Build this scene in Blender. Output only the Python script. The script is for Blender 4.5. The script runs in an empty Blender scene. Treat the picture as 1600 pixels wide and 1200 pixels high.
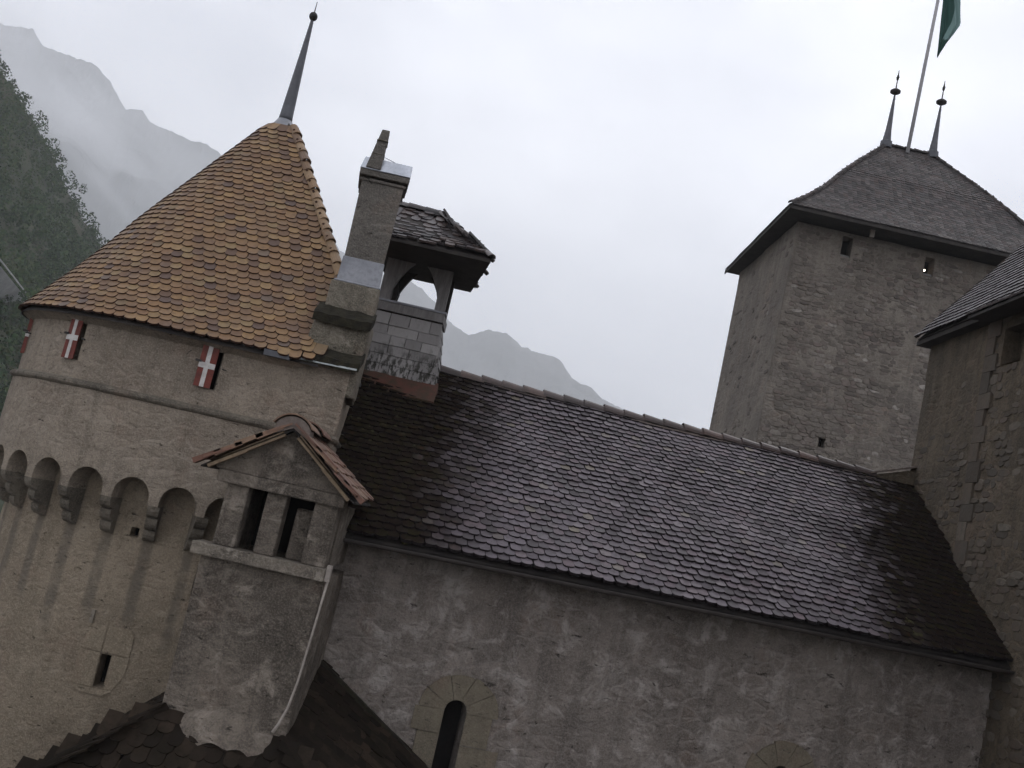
import bpy, math, random
import numpy as np
from mathutils import Matrix, Vector, noise as mnoise

random.seed(7); RNG = np.random.default_rng(7)
scn = bpy.context.scene
COL = scn.collection
rad = math.radians

# ------------------------------------------------------------------ camera
ROLL, PITCH = rad(12.8), rad(8.0)
cam_d = bpy.data.cameras.new('camera'); cam = bpy.data.objects.new('camera', cam_d); COL.objects.link(cam)
cam_d.sensor_width = 36.0; cam_d.lens = 1540/1600*36.0
cam_d.clip_start = 0.1; cam_d.clip_end = 20000
_U = Vector((1, 0, 0)); _V = Vector((0, -math.sin(PITCH), math.cos(PITCH))); _Z = Vector((0, -math.cos(PITCH), -math.sin(PITCH)))
_X = math.cos(ROLL)*_U + math.sin(ROLL)*_V; _Y = -math.sin(ROLL)*_U + math.cos(ROLL)*_V
cam.matrix_world = Matrix(((_X.x, _Y.x, _Z.x, 0), (_X.y, _Y.y, _Z.y, 0), (_X.z, _Y.z, _Z.z, 0), (0, 0, 0, 1)))
scn.camera = cam

# ------------------------------------------------------------------ sky, sun, exposure
SUN_EL, SUN_AZ = rad(50), rad(35)          # weak, through cloud
world = bpy.data.worlds.new('World'); scn.world = world; world.use_nodes = True
wn, wl = world.node_tree.nodes, world.node_tree.links
wn.clear()
w_out = wn.new('ShaderNodeOutputWorld'); w_bg = wn.new('ShaderNodeBackground')
w_sky = wn.new('ShaderNodeTexSky'); w_sky.sky_type = 'NISHITA'; w_sky.sun_disc = False
w_sky.sun_elevation = SUN_EL; w_sky.sun_rotation = SUN_AZ
w_tc = wn.new('ShaderNodeTexCoord'); w_map = wn.new('ShaderNodeMapping'); w_map.inputs['Scale'].default_value = (1.0, 1.0, 2.0)
w_no = wn.new('ShaderNodeTexNoise'); w_no.inputs['Scale'].default_value = 2.3; w_no.inputs['Detail'].default_value = 6; w_no.inputs['Roughness'].default_value = 0.52
w_cr = wn.new('ShaderNodeValToRGB')
w_cr.color_ramp.elements[0].position = 0.32; w_cr.color_ramp.elements[0].color = (5.6, 5.75, 6.35, 1)
w_cr.color_ramp.elements[1].position = 0.66; w_cr.color_ramp.elements[1].color = (10.4, 10.5, 11.1, 1)
w_mx = wn.new('ShaderNodeMix'); w_mx.data_type = 'RGBA'; w_mx.inputs['Factor'].default_value = 0.95
wl.new(w_tc.outputs['Generated'], w_map.inputs['Vector']); wl.new(w_map.outputs['Vector'], w_no.inputs['Vector'])
wl.new(w_no.outputs['Fac'], w_cr.inputs['Fac'])
wl.new(w_sky.outputs['Color'], w_mx.inputs['A']); wl.new(w_cr.outputs['Color'], w_mx.inputs['B'])
wl.new(w_mx.outputs['Result'], w_bg.inputs['Color']); w_bg.inputs['Strength'].default_value = 0.172
wl.new(w_bg.outputs['Background'], w_out.inputs['Surface'])
sun_d = bpy.data.lights.new('sun', 'SUN'); sun_d.energy = 0.5; sun_d.angle = rad(25); sun_d.color = (1.0, 0.97, 0.93)
sun = bpy.data.objects.new('sun', sun_d); COL.objects.link(sun)
sun.rotation_euler = (Vector((-math.sin(SUN_AZ)*math.cos(SUN_EL), -math.cos(SUN_AZ)*math.cos(SUN_EL), -math.sin(SUN_EL)))).to_track_quat('-Z', 'Y').to_euler()
scn.view_settings.view_transform = 'Standard'; scn.view_settings.look = 'None'
scn.view_settings.exposure = 0.0; scn.view_settings.gamma = 1.0
scn.view_settings.use_curve_mapping = False
scn.cycles.use_denoising = True
scn.cycles.max_bounces = 6; scn.cycles.diffuse_bounces = 3; scn.cycles.volume_bounces = 3
GROUND_Z = -12.0

# ------------------------------------------------------------------ helpers
def tag(o, label=None, cat=None, group=None, kind=None):
    for k, v in (('label', label), ('category', cat), ('group', group), ('kind', kind)):
        if v: o[k] = v
    return o
ORG = {}
def thing(name, loc, label, cat, group=None):
    o = bpy.data.objects.new(name, None); COL.objects.link(o); o.location = loc; o.empty_display_size = 0.3
    ORG[o.name] = Vector(loc); return tag(o, label, cat, group)
def origin(parent): return ORG.get(parent.name, Vector((0, 0, 0))) if parent else Vector((0, 0, 0))
def link(name, me, parent, mats=None):
    o = bpy.data.objects.new(name, me); COL.objects.link(o)
    if parent: o.parent = parent
    return o

class MB:
    def __init__(s): s.v, s.f, s.uv, s.mi = [], [], [], []
    def add(s, vs, fs, uvs=None, mi=0):
        b = len(s.v); s.v += [tuple(p) for p in vs]
        for i, f in enumerate(fs):
            s.f.append(tuple(b+k for k in f)); s.mi.append(mi)
            s.uv.append([uvs[k] for k in f] if uvs else None)
    def quad(s, a, b, c, d, mi=0): s.add([a, b, c, d], [(0, 1, 2, 3)], None, mi)
    def box(s, x0, x1, y0, y1, z0, z1, mi=0):
        s.hexa([(x0, y0, z0), (x1, y0, z0), (x1, y1, z0), (x0, y1, z0)], [(x0, y0, z1), (x1, y0, z1), (x1, y1, z1), (x0, y1, z1)], mi)
    def hexa(s, lo, hi, mi=0):
        s.add(lo+hi, [(3, 2, 1, 0), (4, 5, 6, 7), (0, 1, 5, 4), (1, 2, 6, 5), (2, 3, 7, 6), (3, 0, 4, 7)], None, mi)
    def prism(s, poly, d, mi=0):
        d = Vector(d); n = len(poly); a = [Vector(p) for p in poly]
        s.add(a+[p+d for p in a], [tuple(range(n))[::-1], tuple(range(n, 2*n))]+[(i, (i+1) % n, n+(i+1) % n, n+i) for i in range(n)], None, mi)
    def tube(s, pts, rs, n=10, cap=True, mi=0):
        pts = [Vector(p) for p in pts]
        if not hasattr(rs, '__len__'): rs = [rs]*len(pts)
        b = len(s.v); ref = None
        for i, p in enumerate(pts):
            d = (pts[min(i+1, len(pts)-1)]-pts[max(i-1, 0)]).normalized()
            if ref is None: ref = Vector((1, 0, 0)) if abs(d.x) < .9 else Vector((0, 1, 0))
            x = (ref-d*ref.dot(d)).normalized(); y = d.cross(x); ref = x
            for k in range(n):
                a = 2*math.pi*k/n; s.v.append(tuple(p+(x*math.cos(a)+y*math.sin(a))*rs[i]))
        for i in range(len(pts)-1):
            for k in range(n):
                s.f.append((b+i*n+k, b+i*n+(k+1) % n, b+(i+1)*n+(k+1) % n, b+(i+1)*n+k)); s.uv.append(None); s.mi.append(mi)
        if cap:
            s.f.append(tuple(b+k for k in range(n))[::-1]); s.uv.append(None); s.mi.append(mi)
            e = b+(len(pts)-1)*n; s.f.append(tuple(e+k for k in range(n))); s.uv.append(None); s.mi.append(mi)
    def lathe(s, prof, cx, cy, n=16, mi=0): s.tube([(cx, cy, z) for r, z in prof], [r for r, z in prof], n, True, mi)
    def mesh(s, name, mats, off=Vector((0, 0, 0)), smooth=False):
        me = bpy.data.meshes.new(name)
        me.from_pydata([(p[0]-off.x, p[1]-off.y, p[2]-off.z) for p in s.v], [], s.f)
        for m in (mats if isinstance(mats, (list, tuple)) else [mats]): me.materials.append(m)
        if any(s.mi) and len(me.materials) > 1: me.polygons.foreach_set('material_index', s.mi)
        if any(u for u in s.uv):
            lay = me.uv_layers.new(name='UVMap'); d = []
            for f, u in zip(s.f, s.uv):
                for k in range(len(f)): d += list(u[k]) if u else [0, 0]
            lay.data.foreach_set('uv', d)
        if smooth: me.polygons.foreach_set('use_smooth', [True]*len(me.polygons))
        me.update(); return me
    def build(s, name, mats, parent=None, smooth=False, root=None):
        return link(name, s.mesh(name, mats, origin(root or rootof(parent)), smooth), parent)
def rootof(p):
    while p is not None and p.parent is not None: p = p.parent
    return p
def bev(o, w, seg=2):
    b = o.modifiers.new('bevel', 'BEVEL'); b.width = w; b.segments = seg; b.limit_method = 'ANGLE'; return o
def nz(x, y, z, sc=1.0): return mnoise.noise(Vector((x*sc, y*sc, z*sc)))

def scatter(parent, name, stuff_name, protos, mats4, mat, limit=300):
    """the nearest `limit` pieces as objects sharing mesh data, the rest joined into one part"""
    root = rootof(parent); off = origin(root)
    cp = [m.translation.length for m in mats4]; order = sorted(range(len(mats4)), key=lambda i: cp[i])
    meshes = []
    for mb in protos: meshes.append(mb.mesh(name, mat))
    T = Matrix.Translation(-off)
    for i in order[:limit]:
        o = link(name, meshes[i % len(meshes)], parent); o.matrix_local = T @ mats4[i]
    rest = order[limit:]
    if rest:
        V, Fs, MI, b = [], [], [], 0
        pv = [np.array([tuple(v)+(1.0,) for v in mb.v]) for mb in protos]
        for i in rest:
            k = i % len(protos); M = np.array(T @ mats4[i]); V.append((pv[k] @ M.T)[:, :3])
            Fs += [tuple(b+j for j in f) for f in protos[k].f]; b += len(pv[k]); MI += protos[k].mi
        me = bpy.data.meshes.new(stuff_name); me.from_pydata(np.concatenate(V).tolist(), [], Fs)
        for q in (mat if isinstance(mat, (list, tuple)) else [mat]): me.materials.append(q)
        if isinstance(mat, (list, tuple)): me.polygons.foreach_set('material_index', MI)
        me.update()
        o = link(stuff_name, me, parent); o['kind'] = 'stuff'

def frame(p, X, Y, sx=1, sy=1, sz=1, yaw=0, pitch=0):
    X = X.normalized(); Y = (Y-X*Y.dot(X)).normalized(); Z = X.cross(Y)
    R = Matrix(((X.x, Y.x, Z.x), (X.y, Y.y, Z.y), (X.z, Y.z, Z.z))).to_4x4()
    return Matrix.Translation(p) @ R @ Matrix.Rotation(yaw, 4, 'Z') @ Matrix.Rotation(pitch, 4, 'X') @ Matrix.Diagonal((sx, sy, sz, 1))

def tile_protos(w, e, th, lift, rnd=0.34, n=3):
    out = []
    for k in range(n):
        r = random.Random(k+int(w*1000)); L = e*2.05; hw = w*0.485; d = w*rnd
        pts = [(-hw, L)]+[(-hw, d)]
        for a in (35, 62, 90, 118, 145):
            t = rad(a); pts.append((-hw*math.cos(t)*1.0, d-d*math.sin(t)**0.9))
        pts += [(hw, d), (hw, L)]
        pts = [(x+r.uniform(-.02, .02)*w, y+(r.uniform(-.03, .03)*w if y < L else 0)) for x, y in pts]
        mb = MB(); m = len(pts)
        zt = lambda y: lift*(1-y/L)+th
        top = [(x, y, zt(y)) for x, y in pts]; bot = [(x, y, zt(y)-th) for x, y in pts]
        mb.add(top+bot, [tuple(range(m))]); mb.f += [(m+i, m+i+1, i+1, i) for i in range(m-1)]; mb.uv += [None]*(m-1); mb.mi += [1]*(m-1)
        out.append(mb)
    return out

def tile_rows(BL, BR, TL, TR, w, e, sag=None, jit=1.0, wob=0.012, skip=None, inset=0, slip=.012):
    """matrices for tiles laid in courses on a ruled quad (bottom-left, bottom-right, top-left, top-right)"""
    BL, BR, TL, TR = map(Vector, (BL, BR, TL, TR)); res = []
    sl = ((TL+TR)/2-(BL+BR)/2).length; n = max(1, int(round(sl/e)))
    def S(u, t):
        p = (BL.lerp(BR, u)).lerp(TL.lerp(TR, u), t)
        if sag: p = p+Vector((0, 0, sag(u, t)))
        return p
    for k in range(n):
        t = k/n; a, b = S(0, t), S(1, t); L = (b-a).length; m = int(L/w)+1
        sh = 0.5 if k % 2 else 0.0
        for i in range(m):
            u = ((i+sh)*w+random.uniform(-.012, .012)*jit*w*4)/max(L, 1e-4)
            if u > 1.0: continue
            if inset and (u*L < inset*w or (1-u)*L < inset*w): continue
            p = S(u, t); X = (b-a); Y = S(u, min(1, t+.06))-S(u, t-0.0)
            if skip and skip(p): continue
            f = frame(p, X, Y, sy=min(1, (n-k)/2.1), yaw=random.gauss(0, .012)*jit, pitch=random.gauss(0, .008)*jit)
            f.translation = f.translation+f.to_3x3() @ Vector((0, random.gauss(0, .006)*jit, nz(p.x, p.y, p.z, .55)*wob*2+random.uniform(0, .004)))
            if random.random() < slip:
                f = f @ Matrix.Translation((0, -random.uniform(.03, .08), .006)) @ Matrix.Rotation(random.gauss(0, .09), 4, 'Z')
            res.append(f)
    return res

def ridge_row(parent, name, p0, p1, seg, r, mat, lift=0.02, up=Vector((0, 0, 1)), overlap=1.12, root=None, arc=190):
    """half-round ridge or hip tiles laid end to end, each an object"""
    p0, p1 = Vector(p0), Vector(p1); L = (p1-p0).length; n = max(1, int(round(L/seg))); step = L/n
    mb = MB(); na = 8; ring = []
    for (y, rr, zz) in ((0, r*1.06, lift*1.2), (step*overlap, r*.92, 0)):
        for th in (0, -.016):
            ring.append([(math.cos(rad(-(arc-180)/2+arc*i/na))*(rr+th), y, math.sin(rad(-(arc-180)/2+arc*i/na))*(rr+th)+zz) for i in range(na+1)])
    A, Ai, B, Bi = ring; m = na+1
    mb.add(A+Ai+B+Bi, [(i, i+1, 2*m+i+1, 2*m+i) for i in range(na)]+[(m+i+1, m+i, 3*m+i, 3*m+i+1) for i in range(na)] +
           [(i+1, i, m+i, m+i+1) for i in range(na)]+[(2*m+i, 2*m+i+1, 3*m+i+1, 3*m+i) for i in range(na)])
    d = (p1-p0).normalized(); X = d.cross(up).normalized(); Z = X.cross(d)
    me = mb.mesh(name, mat, smooth=False); off = origin(rootof(parent))
    for i in range(n):
        p = p0+d*step*i-off+Z*random.uniform(-.008, .012)
        M = Matrix(((X.x, d.x, Z.x, p.x), (X.y, d.y, Z.y, p.y), (X.z, d.z, Z.z, p.z), (0, 0, 0, 1)))
        o = link(name, me, parent); o.matrix_local = M @ Matrix.Rotation(random.gauss(0, .02), 4, 'Z')

def wall(mb, pt, s0, s1, z0, z1, ds=0.3, dz=0.3, holes=(), depth=0.3, amp=0.012, mi=0, mi_back=1, sc=1.6):
    """wall sheet along a path pt(s, off) -> (x, y), with rectangular openings that have reveals and a back"""
    ss = set(np.linspace(s0, s1, max(2, int((s1-s0)/ds)+1)).round(4)); zs = set(np.linspace(z0, z1, max(2, int((z1-z0)/dz)+1)).round(4))
    for h in holes:
        for v in h[:2]: ss = {q for q in ss if abs(q-v) > .05 or q in (s0, s1)} | {round(v, 4)}
        for v in h[2:4]: zs = {q for q in zs if abs(q-v) > .05 or q in (z0, z1)} | {round(v, 4)}
    hs = set(round(v, 4) for h in holes for v in h[:2]) ; hz = set(round(v, 4) for h in holes for v in h[2:4])
    ss, zs = sorted(ss | hs), sorted(zs | hz)
    V, UV, idx = [], [], {}
    for i, s in enumerate(ss):
        for j, z in enumerate(zs):
            x0, y0 = pt(s, 0); o = amp*(nz(x0, y0, z, sc)+.6*nz(x0, y0, z, sc*3.1))
            if amp == 0: o = 0
            x, y = pt(s, o); idx[i, j] = len(V); V.append((x, y, z)); UV.append((s, z))
    F = []
    for i in range(len(ss)-1):
        for j in range(len(zs)-1):
            cs, cz = (ss[i]+ss[i+1])/2, (zs[j]+zs[j+1])/2
            if any(h[0] < cs < h[1] and h[2] < cz < h[3] for h in holes): continue
            F.append((idx[i, j], idx[i+1, j], idx[i+1, j+1], idx[i, j+1]))
    mb.add(V, F, UV, mi)
    for h in holes:
        a, b, c, d = h[:4]; dp = h[4] if len(h) > 4 else depth
        P = lambda s, z, o: (*pt(s, o), z)
        o0 = 0.012
        for (q, w) in (((a, c), (a, d)), ((a, d), (b, d)), ((b, d), (b, c)), ((b, c), (a, c))):
            mb.add([P(*q, o0), P(*w, o0), P(*w, -dp), P(*q, -dp)], [(0, 1, 2, 3)], [q, w, w, q], mi)
        mb.quad(P(a, c, -dp), P(b, c, -dp), P(b, d, -dp), P(a, d, -dp), mi_back)

def line_path(p0, p1):
    p0, p1 = Vector(p0), Vector(p1); d = (p1-p0).normalized(); n = Vector((d.y, -d.x))
    return lambda s, o: tuple(p0+d*s+n*o)

def stone_protos(n=8):
    out = []
    for k in range(n):
        r = random.Random(100+k); mb = MB(); c = .5
        base, top = [], []
        for (x, y) in ((-.5, -.22), (-.28, -.5), (.26, -.5), (.5, -.2), (.5, .24), (.22, .5), (-.24, .5), (-.5, .26)):
            x += r.uniform(-.07, .07); y += r.uniform(-.09, .09)
            base.append((x, y, -.6)); top.append((x*.86+r.uniform(-.03, .03), y*.80+r.uniform(-.04, .04), .75+r.uniform(0, .5)))
        mid = [((a[0]*.985), (a[1]*.98), .25) for a in base]
        mb.add(base+mid+top, [tuple(range(16, 24))]+[(i, (i+1) % 8, 8+(i+1) % 8, 8+i) for i in range(8)]+[(8+i, 8+(i+1) % 8, 16+(i+1) % 8, 16+i) for i in range(8)])
        out.append(mb)
    return out
def rubble(pt, s0, s1, z0, z1, sw, sh, proud, holes=(), keep=1.0, off=0.0):
    res = []; z = z0
    while z < z1:
        h = sh*random.uniform(.7, 1.35); s = s0-random.random()*sw
        while s < s1:
            w = sw*random.uniform(.55, 1.75); c = s+w/2; zc = z+h/2+random.uniform(-.18, .18)*h
            s += w*1.03
            if c-w/2 < s0 or c+w/2 > s1 or random.random() > keep: continue
            if any(q[0]-w*.55 < c < q[1]+w*.55 and q[2]-h*.6 < zc < q[3]+h*.6 for q in holes): continue
            p = Vector((*pt(c, off), zc)); q = Vector((*pt(c+.05, off), zc))
            res.append(frame(p, q-p, Vector((0, 0, 1)), w, h*random.uniform(.85, 1.1), proud*random.uniform(.4, 1.3), yaw=random.gauss(0, .07)))
        z += h*.97
    return res

# ------------------------------------------------------------------ materials
class NT:
    def __init__(s, name):
        s.m = bpy.data.materials.new(name); s.m.use_nodes = True; s.t = s.m.node_tree; s.N = s.t.nodes; s.L = s.t.links
        s.b = s.N['Principled BSDF']
    def n(s, ty, ins=None, **kw):
        o = s.N.new(ty)
        for k, v in kw.items(): setattr(o, k, v)
        for k, v in (ins or {}).items():
            if hasattr(v, 'is_linked'): s.L.new(v, o.inputs[k])
            else: o.inputs[k].default_value = v
        return o
    def pos(s): return s.n('ShaderNodeNewGeometry').outputs['Position']
    def mapped(s, v, sc): return s.n('ShaderNodeMapping', {'Vector': v, 'Scale': sc}).outputs[0]
    def noise(s, v, sc, det=6, ro=.6, dist=0): return s.n('ShaderNodeTexNoise', {'Vector': v, 'Scale': sc, 'Detail': det, 'Roughness': ro, 'Distortion': dist}).outputs['Fac']
    def ramp(s, f, a, b, lo=0., hi=1.): return s.n('ShaderNodeMapRange', {'Value': f, 'From Min': a, 'From Max': b, 'To Min': lo, 'To Max': hi}, interpolation_type='SMOOTHSTEP').outputs[0]
    def mix(s, f, a, b, mode='MIX'):
        o = s.n('ShaderNodeMix', data_type='RGBA', blend_type=mode)
        for k, v in ((0, f), (6, a), (7, b)):
            if hasattr(v, 'is_linked'): s.L.new(v, o.inputs[k])
            else: o.inputs[k].default_value = v if not isinstance(v, tuple) else (*v, 1) if len(v) == 3 else v
        return o.outputs[2]
    def math(s, op, a, b=0.):
        o = s.n('ShaderNodeMath', operation=op)
        for i, v in ((0, a), (1, b)):
            if hasattr(v, 'is_linked'): s.L.new(v, o.inputs[i])
            else: o.inputs[i].default_value = v
        return o.outputs[0]
    def rand(s):
        g = s.n('ShaderNodeNewGeometry').outputs['Random Per Island']; o = s.n('ShaderNodeObjectInfo').outputs['Random']
        return s.math('FRACT', s.math('ADD', g, o))
    def cramp(s, f, stops, interp='LINEAR'):
        o = s.n('ShaderNodeValToRGB', {'Fac': f}); e = o.color_ramp; e.interpolation = interp
        while len(e.elements) < len(stops): e.elements.new(.5)
        for k, (p, c) in zip(e.elements, stops): k.position = p; k.color = (*c, 1)
        return o.outputs['Color']
    def fin(s, col, rough=.85, bump=None, bs=.4, bd=.02, spec=.3, metal=0.):
        for k, v in (('Base Color', col), ('Roughness', rough), ('Specular IOR Level', spec), ('Metallic', metal)):
            if hasattr(v, 'is_linked'): s.L.new(v, s.b.inputs[k])
            else: s.b.inputs[k].default_value = (*v, 1) if isinstance(v, tuple) else v
        if bump is not None: s.L.new(s.n('ShaderNodeBump', {'Height': bump, 'Strength': bs, 'Distance': bd}).outputs[0], s.b.inputs['Normal'])
        return s.m

def m_plaster(name, base, dark, light, streak=.35, patch=(.56, .66), light_amt=.8, extra=None, bs=.9, tint=(.20, .135, .10), sc=1.0, ghost=.35):
    base, dark, light = [(q[0]*1.08, q[1]*1.06, q[2]*1.01) for q in (base, dark, light)]
    t = NT(name); P = t.pos()
    n1 = t.noise(P, .7*sc, 7, .62, .4); n2 = t.noise(P, 2.6*sc, 9, .7, .5); n3 = t.noise(P, 11*sc, 8, .75); n4 = t.noise(P, 45*sc, 4, .6)
    n5 = t.noise(t.n('ShaderNodeVectorMath', {0: P, 1: (31, 7, 13)}, operation='ADD').outputs[0], 1.4*sc, 6, .65)
    n6 = t.noise(t.n('ShaderNodeVectorMath', {0: P, 1: (5, 17, 3)}, operation='ADD').outputs[0], 4.5*sc, 7, .7, .3)
    c = t.mix(t.ramp(n1, .40, .62), base, dark)
    c = t.mix(t.math('MULTIPLY', t.ramp(n5, .50, .70), .45), c, tint)
    c = t.mix(t.math('MULTIPLY', t.ramp(n6, .46, .66), .55), c, dark)
    c = t.mix(t.math('MULTIPLY', t.ramp(n2, *patch), light_amt), c, light)
    c = t.mix(t.math('MULTIPLY', t.ramp(n3, .50, .66), .6), c, tuple(v*.8 for v in dark))
    # rubble showing faintly through the thin render
    warp = t.n('ShaderNodeVectorMath', {0: P, 1: t.n('ShaderNodeVectorMath', {0: t.n('ShaderNodeTexNoise', {'Vector': P, 'Scale': 2.5, 'Detail': 3}).outputs['Color'], 1: (.22, .22, .14)}, operation='MULTIPLY').outputs[0]}, operation='ADD').outputs[0]
    vm = t.mapped(warp, (3.6*sc, 3.6*sc, 6.4*sc))
    vc = t.n('ShaderNodeTexVoronoi', {'Vector': vm, 'Scale': 1.0}); ve = t.n('ShaderNodeTexVoronoi', {'Vector': vm, 'Scale': 1.0}, feature='DISTANCE_TO_EDGE')
    cell = t.n('ShaderNodeSeparateXYZ', {0: vc.outputs['Color']}).outputs[0]; edge = t.ramp(ve.outputs['Distance'], .0, .22, 1, 0)
    gm = t.math('MULTIPLY', t.ramp(n5, .36, .56), ghost)
    c = t.mix(t.math('MULTIPLY', gm, t.ramp(cell, .2, .9)), c, tuple(v*.55 for v in base)); c = t.mix(t.math('MULTIPLY', t.math('MULTIPLY', gm, edge), .4), c, light)
    st = t.noise(t.mapped(P, (5*sc, 5*sc, .35*sc)), 1.0, 5, .6)
    c = t.mix(t.math('MULTIPLY', t.ramp(st, .50, .68), streak), c, tuple(v*.35 for v in dark))
    pit = t.ramp(t.noise(t.mapped(P, (1, 1, 2.4)), 7*sc, 4, .6, 1.0), .645, .70)
    c = t.mix(t.math('MULTIPLY', pit, .8), c, (.02, .017, .014))
    c = t.mix(t.ramp(n4, .42, .68, 0, .42), c, tuple(v*1.45 for v in base))
    c = t.mix(t.ramp(t.noise(P, 21*sc, 6, .75), .58, .70, 0, .6), c, tuple(v*.5 for v in dark))
    if extra: c = extra(t, c, P)
    h = t.math('ADD', t.math('ADD', t.math('MULTIPLY', n2, .9), t.math('MULTIPLY', n3, .55)), t.math('MULTIPLY', n4, .18))
    h = t.math('SUBTRACT', h, t.math('MULTIPLY', pit, .5)); h = t.math('SUBTRACT', h, t.math('MULTIPLY', t.math('MULTIPLY', edge, gm), .3))
    return t.fin(c, .92, h, bs, .10, .25)

def m_simple(name, a, b, sc=6, rough=.8, bs=.3, spec=.3, metal=0., det=6, stretch=(1, 1, 1), lo=.35, hi=.68, bd=.01):
    t = NT(name); v = t.mapped(t.pos(), stretch); n = t.noise(v, sc, det, .65); n2 = t.noise(v, sc*6, 4, .6)
    c = t.mix(t.ramp(n, lo, hi), a, b); c = t.mix(t.ramp(n2, .4, .75, 0, .4), c, tuple(q*.55 for q in a))
    return t.fin(c, rough, t.math('ADD', n, t.math('MULTIPLY', n2, .4)), bs, bd, spec, metal)

def m_stones(name, stops, mortar=.9):
    t = NT(name); P = t.pos(); r = t.rand(); c = t.cramp(r, stops)
    n = t.noise(P, 9, 7, .65); n2 = t.noise(P, 1.1, 6, .6)
    c = t.mix(t.ramp(n, .42, .68, 0, .6), c, (.055, .048, .04)); c = t.mix(t.ramp(n2, .45, .65, 0, .55), c, (.075, .066, .055))
    return t.fin(c, .9, n, .6, .03, .25)

def m_tile(name, stops, rough=(.3, .5), mask=None, dirt=(.03, .026, .018), dirt_amt=.5, spec=.5, lichen=(.13, .12, .085)):
    t = NT(name); P = t.pos(); r = t.rand(); c = t.cramp(r, stops)
    n = t.noise(P, 14, 6, .65); n2 = t.noise(P, 1.3, 6, .6); r2 = t.math('FRACT', t.math('MULTIPLY', r, 17.3))
    c = t.mix(t.ramp(n, .45, .72, 0, dirt_amt), c, dirt)
    c = t.mix(t.ramp(n2, .5, .7, 0, dirt_amt*.8), c, dirt)
    sk = t.noise(t.mapped(P, (3.2, 3.2, .45)), 1.0, 5, .62)
    c = t.mix(t.ramp(sk, .50, .70, 0, dirt_amt*.9), c, dirt)
    lich = t.ramp(t.noise(P, 3.3, 6, .7), .66, .72, 0, .45); c = t.mix(lich, c, lichen)
    ro = t.math('ADD', t.math('MULTIPLY', r2, rough[1]-rough[0]), rough[0])
    if mask:
        k = mask(t, P, r2); moss = t.cramp(t.noise(P, 5, 6, .6), [(.30, (.008, .007, .006)), (.5, (.017, .012, .010)), (.58, (.016, .015, .008)), (.75, (.040, .019, .015))])
        c = t.mix(k, c, moss); ro = t.math('ADD', t.math('MULTIPLY', t.math('SUBTRACT', 1, k), ro), t.math('MULTIPLY', k, .95))
        sp = t.math('MULTIPLY', t.math('SUBTRACT', 1, k), spec)
        return t.fin(c, ro, n, .35, .012, sp)
    return t.fin(c, ro, n, .35, .012, spec)

def mask_nave(t, P, r):
    s = t.n('ShaderNodeSeparateXYZ', {0: P}); x, y = s.outputs[0], s.outputs[1]
    nn = t.math('MULTIPLY', t.math('SUBTRACT', t.noise(P, .8, 5, .6), .5), 1.2)
    rr = t.math('MULTIPLY', t.math('SUBTRACT', r, .5), .7)
    xx = t.math('ADD', t.math('ADD', x, nn), rr)
    left = t.ramp(xx, -1.15, .55, 1, 0)
    # dry side: plan line from (7.2, 19.2) to (6.1, 14.2)
    edge = t.math('SUBTRACT', xx, t.math('ADD', 6.1, t.math('MULTIPLY', t.math('SUBTRACT', y, 14.2), .22)))
    return t.math('MAXIMUM', left, t.ramp(edge, -.75, .45))

def extra_tower_low(t, c, P):
    u = t.n('ShaderNodeUVMap').outputs[0]; s = t.n('ShaderNodeSeparateXYZ', {0: u})
    ph = t.math('DIVIDE', t.math('SUBTRACT', s.outputs[0], CORB0), PITCHM)
    wob = t.math('MULTIPLY', t.math('SUBTRACT', t.noise(P, 2.2, 4, .6), .5), .10)
    bw = t.noise(t.n('ShaderNodeCombineXYZ', {1: t.math('FLOOR', t.math('ADD', ph, .5))}).outputs[0], 5.3, 0, 0)
    d = t.math('ABSOLUTE', t.math('SUBTRACT', t.math('FRACT', t.math('ADD', t.math('ADD', ph, .5), wob)), .5))
    bay = t.noise(t.n('ShaderNodeCombineXYZ', {0: t.math('FLOOR', t.math('ADD', ph, .5))}).outputs[0], 3.7, 0, 0)
    low = t.math('ADD', t.math('MULTIPLY', t.math('ADD', bay, t.math('MULTIPLY', t.noise(P, 3, 4, .6), .3)), -1.6), -1.3)
    k = t.math('MULTIPLY', t.ramp(t.math('SUBTRACT', d, t.math('MULTIPLY', t.math('SUBTRACT', bw, .5), .14)), .09, .19, 1, 0), t.ramp(t.math('SUBTRACT', s.outputs[1], low), -.25, .15))
    k = t.math('MULTIPLY', k, t.ramp(t.noise(P, 6, 5, .6), .3, .6, .35, .8))
    return t.mix(k, c, (.140, .119, .095))

PITCHM = 0.64
# tower path (axis at AX, AY): arc from the back round the left to the front, straight front, right flank
AX, AY = -4.81, 16.3
PH0 = rad(100); ARC = (rad(270)-PH0)*2.9; FRONT = 2.66; FLANK = 5.2
SLEN = ARC+FRONT+FLANK
CORB0 = ARC+(-4.0+4.81)-PITCHM/2          # a corbel centre-line (s)
def tower_pt(R, W):
    def pt(s, o):
        r = R+o
        if s <= ARC:
            a = PH0+s/2.9; return (AX+r*math.cos(a), AY+r*math.sin(a))
        if s <= ARC+FRONT: return (AX+(s-ARC)/FRONT*(W+o), AY-r)
        return (AX+W+o-.118*(s-ARC-FRONT), AY-r+(s-ARC-FRONT))
    return pt

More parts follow.
